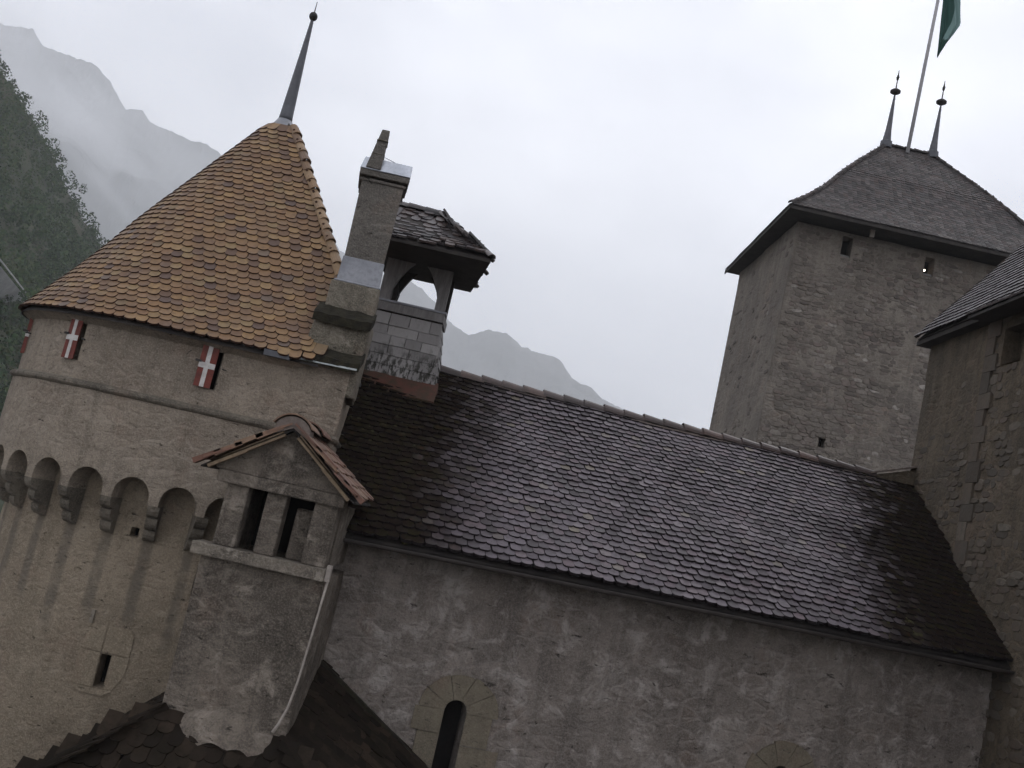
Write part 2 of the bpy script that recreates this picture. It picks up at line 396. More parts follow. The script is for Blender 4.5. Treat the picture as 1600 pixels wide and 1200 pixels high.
M = {}
M['tower_hi'] = m_plaster('tower_render', (.268, .228, .188), (.165, .140, .116), (.335, .295, .255), .28, (.50, .68), .6, ghost=.4)
M['tower_lo'] = m_plaster('tower_render_stained', (.258, .215, .166), (.178, .148, .113), (.315, .275, .223), .22, (.52, .68), .5, extra_tower_low, ghost=.35)
M['gard'] = m_plaster('garderobe_render', (.172, .147, .125), (.066, .057, .049), (.30, .263, .23), .5, (.51, .64), .75, ghost=.5)
M['nave'] = m_plaster('chapel_render', (.225, .198, .182), (.135, .117, .108), (.38, .35, .335), .32, (.50, .63), .8, ghost=.55)
M['keep'] = m_plaster('keep_mortar', (.168, .150, .133), (.105, .093, .085), (.225, .202, .182), .38, (.54, .68), .6, ghost=.5, sc=.8)
M['side'] = m_plaster('side_tower_render', (.112, .090, .066), (.056, .047, .037), (.15, .128, .10), .38, (.55, .7), .5, ghost=.5)
M['pier'] = m_plaster('pier_render', (.20, .18, .15), (.075, .068, .052), (.28, .25, .22), .35)
M['chim'] = m_plaster('chimney_render', (.165, .152, .140), (.10, .092, .085), (.23, .212, .19), .35, (.55, .7), .5)
M['ashlar'] = m_plaster('ashlar', (.158, .138, .108), (.11, .096, .075), (.20, .18, .145), .2, (.56, .7), .4, None, .6, ghost=0)
M['frame'] = m_plaster('slit_frame_stone', (.252, .211, .163), (.178, .149, .113), (.30, .262, .212), .15, (.56, .7), .4, None, .6, ghost=0)
M['corbel'] = m_plaster('corbel_stone', (.165, .146, .122), (.075, .067, .057), (.225, .20, .17), .25, ghost=.1)
M['slab'] = m_plaster('sill_stone', (.225, .20, .17), (.115, .10, .086), (.33, .30, .265), .25, ghost=0)
M['keep_st'] = m_stones('keep_stones', [(0, (.085, .072, .065)), (.3, (.135, .116, .100)), (.55, (.162, .142, .123)), (.8, (.130, .102, .090)), (.96, (.19, .168, .147)), (1, (.28, .255, .23))])
M['side_st'] = m_stones('side_tower_stones', [(0, (.050, .040, .031)), (.4, (.092, .073, .054)), (.75, (.080, .060, .047)), (1, (.14, .12, .095))])
M['orange'] = m_tile('ochre_tiles', [(0, (.080, .050, .040)), (.08, (.138, .081, .049)), (.38, (.205, .126, .064)), (.6, (.178, .100, .052)), (.85, (.245, .153, .072)), (.96, (.20, .136, .068)), (1, (.105, .076, .064))], (.55, .75), None, (.095, .060, .043), .6, .3, (.26, .20, .11))
M['ntile'] = m_tile('wet_grey_tiles', [(0, (.035, .026, .030)), (.3, (.082, .066, .078)), (.6, (.105, .085, .099)), (.85, (.092, .065, .074)), (.96, (.145, .122, .134)), (1, (.12, .098, .07))], (.58, .78), mask_nave, (.026, .021, .022), .65, .5)
M['ktile'] = m_tile('keep_tiles', [(0, (.022, .019, .019)), (.5, (.045, .037, .036)), (.85, (.053, .037, .034)), (1, (.07, .06, .054))], (.55, .8), None, (.02, .018, .017), .6, .3)
M['ntile_edge'] = m_simple('shaded_grey_tile_edges', (.012, .009, .010), (.022, .016, .017), 9, .9, .3, .2)  # shadow lines between courses, painted as near-black lip faces
M['orange_edge'] = m_simple('shaded_ochre_tile_edges', (.036, .018, .013), (.06, .03, .02), 9, .9, .3, .2)  # cone tile lips coloured dark to stand for the shade under each course
M['stile'] = m_tile('side_tower_tiles', [(0, (.06, .05, .048)), (.5, (.11, .095, .095)), (1, (.13, .11, .105))], (.28, .45), None, (.03, .026, .024), .4, .55)
M['btile'] = m_tile('bell_turret_tiles', [(0, (.022, .019, .021)), (.5, (.048, .038, .039)), (.85, (.065, .044, .038)), (1, (.10, .09, .09))], (.35, .6), None, (.02, .018, .016), .5, .5)
M['red'] = m_tile('terracotta_tiles', [(0, (.10, .046, .031)), (.5, (.15, .068, .043)), (1, (.21, .135, .085))], (.4, .6), None, (.06, .04, .03), .5, .4)
M['ridge'] = m_tile('ridge_tiles', [(0, (.05, .036, .034)), (.6, (.075, .05, .045)), (1, (.11, .07, .058))], (.4, .6), None, (.04, .032, .028), .6, .45)
M['hip'] = m_tile('hip_tiles', [(0, (.13, .078, .050)), (.6, (.21, .132, .072)), (1, (.27, .18, .10))], (.5, .7), None, (.12, .08, .05), .5, .35)
M['moss_tile'] = m_tile('mossy_tiles', [(0, (.010, .008, .0065)), (.4, (.018, .0135, .0105)), (.8, (.027, .020, .015)), (1, (.040, .029, .021))], (.9, 1.0), None, (.012, .010, .007), .8, .06, (.040, .034, .020))
M['apron'] = m_simple('mossy_red_tile', (.085, .032, .022), (.035, .028, .016), 5, .8, .5)
M['mortar'] = m_simple('mortar', (.12, .095, .082), (.19, .155, .135), 7, .9, .4)
M['moss'] = m_simple('moss', (.014, .012, .009), (.030, .027, .016), 8, .95, .8, .2, bd=.03)
M['clump'] = m_simple('moss_cushions', (.022, .020, .010), (.055, .050, .022), 11, .95, .6, .15)
M['lead'] = m_simple('lead_sheet', (.055, .057, .066), (.085, .087, .098), 3, .5, .12, .5, .3)
M['zinc'] = m_simple('zinc_sheet', (.40, .42, .46), (.55, .57, .62), 3, .38, .08, .5, .6)
M['lightlead'] = m_simple('pale_lead_sheet', (.17, .175, .195), (.24, .245, .265), 3, .5, .12, .5, .2)
M['flash'] = m_simple('flashing', (.22, .24, .24), (.34, .36, .35), 9, .5, .15, .5, .3)
M['wood_grey'] = m_simple('weathered_timber', (.15, .142, .14), (.22, .21, .205), 2.2, .85, .3, .25, stretch=(6, 6, 1))
M['gutter'] = m_simple('painted_gutter', (.035, .028, .026), (.06, .05, .046), 4, .6, .1, .4)
M['wood_dark'] = m_simple('dark_timber', (.022, .019, .018), (.04, .034, .03), 3, .85, .3)
M['opening_dark'] = m_simple('dark_interior', (.010, .009, .009), (.014, .012, .011), 3, .95, .1)  # near-black colour painting the shade deep inside openings
M['redpaint'] = m_simple('red_paint', (.15, .034, .024), (.085, .026, .02), 9, .7, .15)
M['whitepaint'] = m_simple('white_paint', (.52, .50, .48), (.36, .34, .32), 9, .7, .15)
M['iron'] = m_simple('iron', (.015, .014, .014), (.03, .024, .02), 20, .7, .2, .4)
M['pole'] = m_simple('pole_paint', (.36, .36, .38), (.45, .44, .45), 3, .5, .05)
M['pipe'] = m_simple('pale_pipe', (.25, .22, .195), (.33, .29, .255), 6, .7, .15)
M['concrete'] = m_simple('concrete', (.30, .30, .30), (.40, .40, .39), .3, .9, .1)
M['plankdark'] = m_simple('verge_board', (.14, .10, .065), (.21, .155, .10), 3, .85, .25, stretch=(3, 3, 3))
def _shingle():
    t = NT('grey_shingles'); P = t.pos(); r = t.rand()
    c = t.cramp(r, [(0, (.17, .162, .158)), (.5, (.23, .218, .214)), (1, (.30, .288, .28))])
    n = t.noise(t.mapped(P, (1, 1, .35)), 14, 6, .7); n2 = t.noise(P, 2.0, 6, .65)
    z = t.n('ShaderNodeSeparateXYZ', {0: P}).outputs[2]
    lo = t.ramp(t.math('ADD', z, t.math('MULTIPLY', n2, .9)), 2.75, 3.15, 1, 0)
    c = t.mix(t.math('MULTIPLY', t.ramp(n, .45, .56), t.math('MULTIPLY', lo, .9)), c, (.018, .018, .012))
    c = t.mix(t.ramp(n, .5, .75, 0, .35), c, (.06, .055, .05))
    return t.fin(c, .85, n, .4, .02, .25)
M['shingle'] = _shingle()
def _leaf(name, stops, s=.02):
    t = NT(name); P = t.pos(); r = t.rand(); n = t.noise(P, s, 5, .6)
    c = t.cramp(t.math('ADD', t.math('MULTIPLY', r, .45), t.math('MULTIPLY', n, .6)), stops)
    return t.fin(c, .8, None, spec=.15)
M['leaf'] = _leaf('hillside_foliage', [(.2, (.008, .023, .008)), (.45, (.018, .046, .012)), (.62, (.034, .060, .016)), (.85, (.058, .062, .021))])
M['hill'] = m_simple('hillside_soil', (.022, .030, .014), (.045, .045, .022), .05, .95, .2)
M['mount'] = m_simple('mountain_forest', (.022, .028, .022), (.085, .085, .080), .004, .95, .6, .1, bd=6.0)
M['ground'] = m_simple('courtyard_ground', (.10, .095, .085), (.14, .13, .115), .6, .95, .2)
def _flag():
    t = NT('flag_cloth'); s = t.n('ShaderNodeSeparateXYZ', {0: t.n('ShaderNodeUVMap').outputs[0]})
    k = t.ramp(t.math('SUBTRACT', s.outputs[0], t.math('MULTIPLY', s.outputs[1], .8)), .22, .25)
    k = t.math('MULTIPLY', k, t.ramp(s.outputs[1], .17, .19))
    return t.fin(t.mix(k, (.020, .062, .052), (.16, .25, .24)), .8, None, spec=.2)
M['flag'] = _flag()

# ------------------------------------------------------------------ setting: ground, hillside, mountains
g = MB(); g.quad((-9000, -9000, GROUND_Z), (9000, -9000, GROUND_Z), (9000, 9000, GROUND_Z), (-9000, 9000, GROUND_Z))
tag(g.build('ground', M['ground']), kind='structure')

CR, SR, CP, SP = math.cos(ROLL), math.sin(ROLL), math.cos(PITCH), math.sin(PITCH)
def elev(prof):
    """photo silhouette -> (azimuth, elevation tangent) pairs, used as bearings and heights of the skyline"""
    out = []
    for x, y in prof:
        dx, dy = x-800, y-600; u = dx*CR+dy*SR; v = dx*SR-dy*CR
        fy = 1540*CP-v*SP; fz = 1540*SP+v*CP; out.append((math.atan2(u, fy), fz/math.hypot(u, fy)))
    return out
def heightfield(name, prof, dist, near, base, mat, na, nd, rough, back=1.6):
    sky = sorted(elev(prof)); az = [a for a, e in sky]; el = [e for a, e in sky]
    a0, a1 = az[0], az[-1]; mb = MB(); V = []; UVs = []
    for i in range(na+1):
        a = a0+(a1-a0)*i/na; e = float(np.interp(a, az, el)); H = e*dist
        for j in range(nd+1):
            t = j/nd
            if t <= .7:
                q = t/.7; d = near+(dist-near)*q; h = base+(H-base)*(q**1.25)
            else:
                q = (t-.7)/.3; d = dist*(1+(back-1)*q); h = H*(1-q)+base*q
            x, y = d*math.sin(a), d*math.cos(a)
            k = rough*dist*min(1, max(h-base, 0)/(.08*dist+1))*(1-.75*math.exp(-((t-.7)/.06)**2))
            h += k*(mnoise.fractal(Vector((x, y, 0))*(6/dist), 1.0, 2.0, 5))*(.5 if j else 0)
            fine = .0022*dist*mnoise.fractal(Vector((x, y, 3))*(60/dist), .8, 2.1, 4)+.0014*dist*nz(a*330, t*9, 9)*math.exp(-((t-.7)/.03)**2)
            V.append((x, y, h+fine))
    n = nd+1
    mb.add(V, [(i*n+j, (i+1)*n+j, (i+1)*n+j+1, i*n+j+1) for i in range(na) for j in range(nd)])
    o = mb.build(name, mat, smooth=False); return o, V

far_prof = [(-420, -60), (-200, 20), (-60, 20), (0, 36), (55, 44), (68, 66), (120, 86), (150, 95), (172, 118), (190, 150), (200, 166), (222, 162), (240, 184), (275, 203), (310, 218), (345, 240),
            (400, 275), (450, 318), (505, 362), (530, 392), (560, 405), (600, 428), (640, 437), (665, 462), (690, 492), (712, 508), (733, 523), (752, 517), (768, 517), (790, 527), (812, 541), (848, 556), (872, 567), (884, 580), (892, 596), (912, 608), (945, 624), (985, 645), (1060, 690), (1200, 780), (1500, 960), (1900, 1150)]
o, _ = heightfield('mountain', far_prof, 3400, 1500, GROUND_Z-2, M['mount'], 900, 120, .06)
tag(o, kind='structure')
near_prof = [(-520, -360), (-300, -190), (-120, -20), (0, 108), (22, 140), (48, 180), (62, 205), (85, 250), (100, 285), (118, 318), (132, 345), (160, 385), (210, 450), (300, 560), (420, 680), (600, 820)]
HILL_D = 330.
o, HV = heightfield('hillside', near_prof, HILL_D, 120, GROUND_Z-1, M['hill'], 120, 60, .02)
tag(o, kind='structure')

def forest(HV):
    """crowns of leaf-clump faces over the hillside, read as one mass"""
    pv, fs = [], []; b = 0; n = 61; r = np.random.default_rng(3); cnt = 0
    for i in range(121):
        for j in range(4, 50):
            x, y, z = HV[i*n+j]
            for rep in range(2 if j < 46 else 1):
                if r.random() < .28: continue
                px, py = x+r.normal(0, 2.0), y+r.normal(0, 2.0)
                u = px/py*1540
                if u < -1300 or u > -420: continue
                H = r.uniform(2.2, 4.6); W = H*r.uniform(.36, .58); m = 64
                th = r.uniform(0, 2*np.pi, m); q = r.uniform(0, 1, m)**.8
                rr = W*np.sqrt(np.clip(1-(2*q-.85)**2*.85, .05, 1))*r.uniform(.55, 1.05, m)
                c = np.stack([px+rr*np.cos(th), py+rr*np.sin(th), z-.6+H*q], 1)
                nrm = np.stack([np.cos(th), np.sin(th), r.uniform(-.2, 1.0, m)], 1)+r.normal(0, .45, (m, 3)); nrm /= np.linalg.norm(nrm, axis=1)[:, None]
                a = np.cross(nrm, r.normal(0, 1, (m, 3))); a /= np.linalg.norm(a, axis=1)[:, None]; bb = np.cross(nrm, a)
                s = (H*.075*r.uniform(.6, 1.5, m))[:, None]
                pv.append(np.stack([c-a*s, c-bb*s*.8, c+a*s*1.1, c+bb*s*.9], 1).reshape(-1, 3)); cnt += m
    V = np.concatenate(pv); me = bpy.data.meshes.new('forest')
    idx = np.arange(len(V)).reshape(-1, 4)
    me.vertices.add(len(V)); me.vertices.foreach_set('co', V.ravel()); me.loops.add(len(V)); me.loops.foreach_set('vertex_index', idx.ravel())
    me.polygons.add(len(idx)); me.polygons.foreach_set('loop_start', np.arange(0, len(V), 4)); me.polygons.foreach_set('loop_total', np.full(len(idx), 4))
    me.materials.append(M['leaf']); me.update(calc_edges=True); me.validate()
    return tag(link('forest', me, None), 'dark green wood covering the steep hillside behind the round tower', 'forest', kind='stuff')
forest(HV)

# ------------------------------------------------------------------ motorway viaduct on the hillside
VIA = [(-74, 114, 22.3), (-86.8, 152.7, 22), (-100.4, 191.7, 22), (-117, 240, 22)]
def viaduct():
    t = thing('viaduct', (-96, 160, GROUND_Z), 'pale concrete road viaduct crossing the wooded slope at the left edge', 'viaduct')
    P = VIA
    d = MB(); r = MB()
    for a, b in zip(P[:-1], P[1:]):
        a, b = Vector(a), Vector(b); n = Vector(((b-a).y, -(b-a).x, 0)).normalized()
        d.hexa([a-n*3-Vector((0, 0, 2.6)), a+n*2-Vector((0, 0, 2.6)), b+n*2-Vector((0, 0, 2.6)), b-n*3-Vector((0, 0, 2.6))], [a-n*4, a+n*4, b+n*4, b-n*4])
        up = Vector((0, 0, 1.0))
        r.tube([a+n*3.7+up, b+n*3.7+up], .14, 6); r.tube([a+n*3.7+up*.2, a+n*3.7+up], .1, 6)
    d.build('deck', M['concrete'], t); r.build('guard_rail', M['concrete'], t)
    for p in P[1:4]:
        m = MB(); m.box(p[0]-1.4, p[0]+1.4, p[1]-1, p[1]+1, GROUND_Z-1, p[2]-2.5); m.build('pier', M['concrete'], t)
viaduct()

# ------------------------------------------------------------------ castle keep
def keep():
    t = thing('castle_keep', (14.8, 41.3, GROUND_Z), 'tall square rubble stone keep with hipped dark tile roof and two finials', 'tower')
    x0, x1, y0, y1 = 9.56, 20.1, 37.2, 45.5; zt = 14.05
    holes = [(11.42-x0, 11.83-x0, 13.05, 13.88, .6), (14.76-x0, 15.15-x0, 13.05, 13.8, .6), (11.9-x0, 12.16-x0, 5.5, 5.85, .5)]
    fp = line_path((x0, y0), (x1, y0)); w = MB()
    wall(w, fp, 0, x1-x0, GROUND_Z, zt, .5, .5, holes, .6, .05, sc=.9)
    lp = line_path((x0-.12, y1), (x0, y0)); wall(w, lp, 0, y1-y0, GROUND_Z, zt, .5, .5, [], .5, .05, sc=.9)
    w.quad((x1, y0, GROUND_Z), (x1, y1, GROUND_Z), (x1, y1, zt), (x1, y0, zt)); w.quad((x1, y1, GROUND_Z), (x0-.12, y1, GROUND_Z), (x0-.12, y1, zt), (x1, y1, zt))
    wo = w.build('wall', [M['keep'], M['opening_dark']], t)
    st = rubble(fp, .05, x1-x0-.05, 3.2, 13.7, .28, .145, .016, holes, .80, .0)
    st += rubble(lp, .1, y1-y0-.05, 3.5, 13.7, .34, .16, .016, [], .16, -.006)
    scatter(wo, 'stone', 'rubble_stones', stone_protos(), st, M['keep_st'])
    # window furniture
    for h in holes[:2]:
        m = MB(); m.box(x0+h[0]+.002, x0+h[1]-.002, y0+.12, y0+.2, 13.05, 13.17); m.build('window_board', M['wood_grey'], t)
    l = MB(); l.lathe([(.001, 13.32), (.035, 13.34), (.035, 13.39), (.001, 13.41)], 14.93, y0+.35, 8)
    e = NT('lamp_glow'); e.b.inputs['Emission Color'].default_value = (1, .86, .7, 1); e.b.inputs['Emission Strength'].default_value = 6.0
    tag(l.build('window_lamp', e.m, t), 'small lit lamp inside the right upper window')
    m = MB(); m.box(12.26, 12.42, 36.6, 36.72, 13.88, 14.2); m.build('gutter_outlet', M['pipe'], t)
    # roof
    ex0, ex1, ey0, ey1, ez, rz = 8.84, 20.8, 36.0, 46.3, 14.22, 19.85; rx0, rx1, ry = 13.76, 15.86, 41.15
    sag = lambda u, q: -.22*math.sin(math.pi*min(1, q/.55))*(1 if q < .55 else 0)
    A, B, C, D = (ex0, ey0, ez), (ex1, ey0, ez), (ex1, ey1, ez), (ex0, ey1, ez); R0, R1 = (rx0, ry, rz), (rx1, ry, rz)
    deck = MB()
    for q in ((A, B, R1, R0), (D, A, R0, R0), (B, C, R1, R1), (C, D, R0, R1)):
        n = 8
        for i in range(n):
            f = lambda u, k: Vector(q[0]).lerp(Vector(q[1]), u).lerp(Vector(q[3]).lerp(Vector(q[2]), u), k)+Vector((0, 0, sag(u, k)-.01))
            deck.quad(f(0, i/n), f(1, i/n), f(1, (i+1)/n), f(0, (i+1)/n))
    ro = deck.build('roof', M['wood_dark'], t)
    tl = [m for q in ((A, B, R0, R1), (D, A, R0, R0), (B, C, R1, R1)) for m in tile_rows(*q, .19, .17, sag, 1, .012, None, .3)]
    scatter(ro, 'tile', 'roof_tiles', tile_protos(.19, .17, .02, .02), tl, M['ktile'], 0)
    for a, b in ((A, R0), (B, R1)):
        pts = [Vector(a).lerp(Vector(b), k/6)+Vector((0, 0, sag(0, k/6)+.02)) for k in range(7)]
        for p, q in zip(pts[:-1], pts[1:]): ridge_row(ro, 'hip_tile', p, q, .42, .10, M['ktile'], .01)
    ridge_row(ro, 'ridge_tile', R0, R1, .42, .12, M['ktile'])
    s = MB(); s.quad((ex0+.03, ey0+.03, ez-.05), (ex0+.03, ey1, ez-.05), (ex1, ey1, ez-.05), (ex1, ey0+.03, ez-.05))
    s.box(ex0+.02, ex1, ey0+.02, ey0+.06, ez-.16, ez-.02); s.box(ex0+.02, ex0+.06, ey0+.06, ey1, ez-.16, ez-.02)
    s.build('soffit', M['wood_dark'], t)
    for fx in (13.76, 15.86):
        f = MB(); f.lathe([(.27, 19.72), (.26, 20.02), (.19, 20.06), (.13, 20.6), (.05, 22.1), (.035, 22.25)], fx, ry, 8)
        fo = f.build('finial', M['lead'], t)
        f = MB(); f.lathe([(.03, 22.25), (.13, 22.31), (.225, 22.37), (.225, 22.45), (.13, 22.52), (.03, 22.56), (.022, 22.95), (.05, 23.0), (.065, 23.1), (.03, 23.22), (.01, 23.45)], fx, ry, 12)
        f.build('finial_ball', M['iron'], fo, True)
keep()
fpz = thing('flagpole', (14.66, 40.9, 19.75), 'thin pale flagpole between the two finials on the keep roof', 'flagpole')
m = MB(); m.tube([(14.66, 40.9, 19.6), (14.86, 40.9, 28.0), (14.93, 40.9, 31.0)], [.085, .07, .05], 10); m.build('mast', M['pole'], fpz, True)
m = MB(); m.lathe([(.01, 30.98), (.09, 31.05), (.09, 31.12), (.01, 31.2)], 14.93, 40.9, 10); m.build('truck_ball', M['pole'], fpz, True)
def flag():
    mb = MB(); V, UV = [], []; nu, nv = 22, 30
    Z = [24.34, 24.7, 25.05, 25.5, 26.1, 27.1, 28.0, 28.8, 29.4]
    LX = [15.22, 15.20, 15.18, 15.15, 15.10, 15.04, 14.99, 14.96, 14.94]; RX = [15.27, 15.42, 15.55, 15.78, 16.06, 15.86, 15.62, 15.35, 15.10]
    for j in range(nv+1):
        z = 24.34+(29.4-24.34)*j/nv; l, r = float(np.interp(z, Z, LX)), float(np.interp(z, Z, RX))
        for i in range(nu+1):
            u = i/nu; f = .13*math.sin(u*10.5+z*.9)*min(1, (r-l))+.05*math.sin(u*23+z*2)
            V.append((l+(r-l)*u, 40.9+f*(.4+u), z+.05*math.sin(u*8))); UV.append((u, (z-24.34)/5.06))
    n = nu+1; F = [(j*n+i, j*n+i+1, (j+1)*n+i+1, (j+1)*n+i) for j in range(nv) for i in range(nu)]
    mb.add(V, F, UV); o = mb.build('flag', M['flag'], None, True)
    s = o.modifiers.new('thickness', 'SOLIDIFY'); s.thickness = .006
    tag(o, 'limp dark green flag hanging from the flagpole above the keep', 'flag')
flag()

# ------------------------------------------------------------------ chapel (nave)
NB = Vector((1, .1495)); NB.normalize()
def nave():
    t = thing('chapel', (3, 16.5, GROUND_Z), 'long chapel with scalloped wet grey tile roof and small arched window', 'chapel')
    EL, ER = Vector((-2.08, 13.15, -.60)), Vector((8.14, 14.72, -.40)); RL, RR = Vector((-2.68, 17.82, 2.435)), Vector((8.14, 19.33, 2.50))
    # wall, set back under the eave, with arched openings
    w0 = Vector((-2.10, 13.68)); w1 = Vector((8.14, 15.23)); L = (w1-w0).length; pt = line_path(w0, w1)
    wx = lambda x, y: (Vector((x, y))-w0).dot((w1-w0).normalized())
    wins = [(wx(.238, 14.03), -2.63, .155), (wx(5.02, 14.78), -2.65, .155)]
    w = MB(); cols = sorted(set(np.linspace(0, L, 60).round(3)) | {round(c+r*k/6, 4) for c, _, r in wins for k in range(-6, 7)})
    cols = [c for c in cols if all(abs(c-wc) > r+.03 or abs(((c-wc)/r*6)-round((c-wc)/r*6)) < .02 for wc, _, r in wins)]
    zs = list(np.linspace(GROUND_Z, -.55, 44)); V = lambda s, z, o=0: (*pt(s, o+.028*(nz(s, z, 0, 1.5)+.5*nz(s, z, 5, 5))), z)
    for a, b in zip(cols[:-1], cols[1:]):
        win = next(((c, zc, r) for c, zc, r in wins if c-r-.001 <= a and b <= c+r+.001), None)
        if not win:
            for z0, z1 in zip(zs[:-1], zs[1:]): w.quad(V(a, z0), V(b, z0), V(b, z1), V(a, z1))
        else:
            c, zc, r = win; za = zc+math.sqrt(max(0, r*r-(a-c)**2)); zb = zc+math.sqrt(max(0, r*r-(b-c)**2)); P = lambda s, z, o: (*pt(s, o), z)
            zz = [z for z in zs if z > max(za, zb)+.05]
            w.quad(V(a, za), V(b, zb), V(b, zz[0]), V(a, zz[0]))
            for z0, z1 in zip(zz[:-1], zz[1:]): w.quad(V(a, z0), V(b, z0), V(b, z1), V(a, z1))
            w.quad(V(a, -6.2), V(a, -6.2), P(a, -6.2, -.45), P(b, -6.2, -.45)) if 0 else None
            w.quad(V(b, zb), V(a, za), P(a, za, -.45), P(b, zb, -.45))
            w.quad(P(a, -6.2, -.45), P(b, -6.2, -.45), P(b, zb, -.45), P(a, za, -.45), 1)
            w.quad(V(a, GROUND_Z), V(b, GROUND_Z), V(b, -6.2), V(a, -6.2)); w.quad(V(a, -6.2), V(b, -6.2), P(b, -6.2, -.45), P(a, -6.2, -.45))
            for s_, e_ in ((a, abs(a-(c-r)) < .01), (b, abs(b-(c+r)) < .01)):
                if e_: w.quad(V(s_, -6.2), V(s_, zc), P(s_, zc, -.45), P(s_, -6.2, -.45))
    # right and back walls, gable
    w.quad((8.14, 15.05, GROUND_Z), (8.14, 23.5, GROUND_Z), (8.14, 23.5, -.6), (8.14, 15.05, -.6))
    w.quad((8.14, 23.5, GROUND_Z), (-2.08, 22.2, GROUND_Z), (-2.08, 22.2, -.6), (8.14, 23.5, -.6))
    wo = w.build('wall', [M['nave'], M['opening_dark']], t)
    # window dressings: voussoirs and jamb blocks
    for c, zc, r in wins:
        wm = thing_part('window_surround', t)
        d3 = Vector((*((w1-w0).normalized()), 0)); nn = Vector((d3.y, -d3.x, 0)); O = Vector((*pt(c+.03, 0), zc))
        ang = [0, 38, 74, 112, 150, 180]
        for a0, a1 in zip(ang[:-1], ang[1:]):
            k = 6; ro = .50+random.uniform(-.03, .03); a0r, a1r = rad(a0+.7), rad(a1-.7)
            inn = [(r+.004)*1.0 for _ in range(k+1)]; arcs = [a0r+(a1r-a0r)*q/k for q in range(k+1)]
            poly = [(math.cos(a)*(r+.004)-.03, math.sin(a)*(r+.004)) for a in arcs]+[(math.cos(a)*ro*1.08, math.sin(a)*ro) for a in reversed(arcs)]
            mb = MB(); mb.prism([O+d3*x+Vector((0, 0, z))-nn*.06 for x, z in poly], nn*(.088+random.uniform(0, .008))); mb.build('voussoir', M['ashlar'], wm)
        for sd in (-1, 1):
            z = zc
            while z > -6.2:
                h = random.uniform(.30, .46); wd = random.choice((.34, .52, .44)); x0, x1 = sorted((sd*(r+.004)-.03, sd*(r+wd)))
                p = [O+d3*x+Vector((0, 0, zz-zc))-nn*.06 for x, zz in ((x0, z-h+.012), (x1, z-h+.012+random.uniform(-.01, .01)), (x1, z), (x0, z-.004))]
                mb = MB(); mb.prism(p, nn*(.085+random.uniform(0, .01))); mb.build('jamb_block', M['ashlar'], wm); z -= h
    # roof
    def sag(u, q): return -.05*math.sin(math.pi*u)*q+.025*nz(u*6, q*3, 1)
    ro = MB(); n = 14
    f = lambda u, k: EL.lerp(ER, u).lerp(RL.lerp(RR, u), k)+Vector((0, 0, sag(u, k)-.02))
    for i in range(20):
        for j in range(n): ro.quad(f(i/20, j/n), f((i+1)/20, j/n), f((i+1)/20, (j+1)/n), f(i/20, (j+1)/n))
    bl, br = RL+Vector((0, 4.6, -2.95)), RR+Vector((0, 4.6, -2.95)); ro.quad(RR, RL, bl, br)
    rp = ro.build('roof', M['wood_dark'], t)
    def hid(p): return p.y > 16.95 and p.x < -1.45 and p.y < 18.2 and p.x > -2.6
    tl = tile_rows(EL, ER, RL, RR, .168, .155, sag, 1.6, .028, hid)
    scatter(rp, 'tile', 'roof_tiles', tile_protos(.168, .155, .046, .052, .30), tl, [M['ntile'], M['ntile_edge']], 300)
    a = RL+Vector((1.32, .18, .008)); ridge_row(rp, 'ridge_tile', a+Vector((0, 0, .0)), RR+Vector((-.85, -.12, .0)), .40, .115, M['ridge'])
    m = MB(); d = (RR-RL).normalized(); nrm = Vector((0, -.54, .84))
    for k in range(40):
        p = RL+(RR-RL)*(k/40*.85+.12)+Vector((0, -.15, -.085)); q = RL+(RR-RL)*((k+1)/40*.85+.12)+Vector((0, -.15, -.085)); h = .05+.02*nz(k*.7, 0, 0)
        m.hexa([p, q, q+Vector((0, .16, .0)), p+Vector((0, .16, 0))], [p+Vector((0, 0, h)), q+Vector((0, 0, h)), q+Vector((0, .16, h+.05)), p+Vector((0, .16, h+.05))])
    m.build('ridge_mortar', M['mortar'], rp)
    cl = []
    while len(cl) < 620:
        u, q = random.random(), random.random(); p = f(u, q)
        dl = math.exp(-max(0, p.x+1.2)/.5); dr_ = math.exp(-max(0, 6.1+(p.y-14.2)*.22-p.x)/.35)
        if random.random() > max(dl, dr_)+.006: continue
        z_ = random.uniform(.02, .055); cl.append(frame(p+Vector((0, 0, .075)), ER-EL, RL-EL, z_*random.uniform(.8, 1.8), z_, z_*.55, random.uniform(0, 6)))
    pm = []
    for k in range(3):
        m = MB(); V_ = [(math.cos(a_*1.047)*(1-.12*((a_*7+k) % 3)), math.sin(a_*1.047)*(1-.1*((a_*5+k) % 2)), -.3) for a_ in range(6)]+[(math.cos(a_*1.047+.4)*.62, math.sin(a_*1.047+.4)*.62, .62+.1*((a_+k) % 2)) for a_ in range(6)]
        m.add(V_, [(a_, (a_+1) % 6, 6+(a_+1) % 6, 6+a_) for a_ in range(6)]+[tuple(range(6, 12))]); pm.append(m)
    scatter(rp, 'moss_clump', 'moss_clumps', pm, cl, M['clump'], 0)
    # eave gutter, fascia, rafter ends
    gt = MB(); gp = [EL.lerp(ER, k/24)+Vector((0, -.05, -.05)) for k in range(25)]
    for a, b in zip(gp[:-1], gp[1:]):
        ring = lambda p: [p+Vector((0, .045*math.cos(rad(q)), -.045*math.sin(rad(q)))) for q in range(0, 181, 30)]
        A, B = ring(a), ring(b)
        for k in range(6): gt.quad(A[k], B[k], B[k+1], A[k+1])
        gt.tube([a+Vector((0, -.048, .004)), b+Vector((0, -.048, .004))], .007, 5, False)
    go = gt.build('gutter', M['gutter'], t)
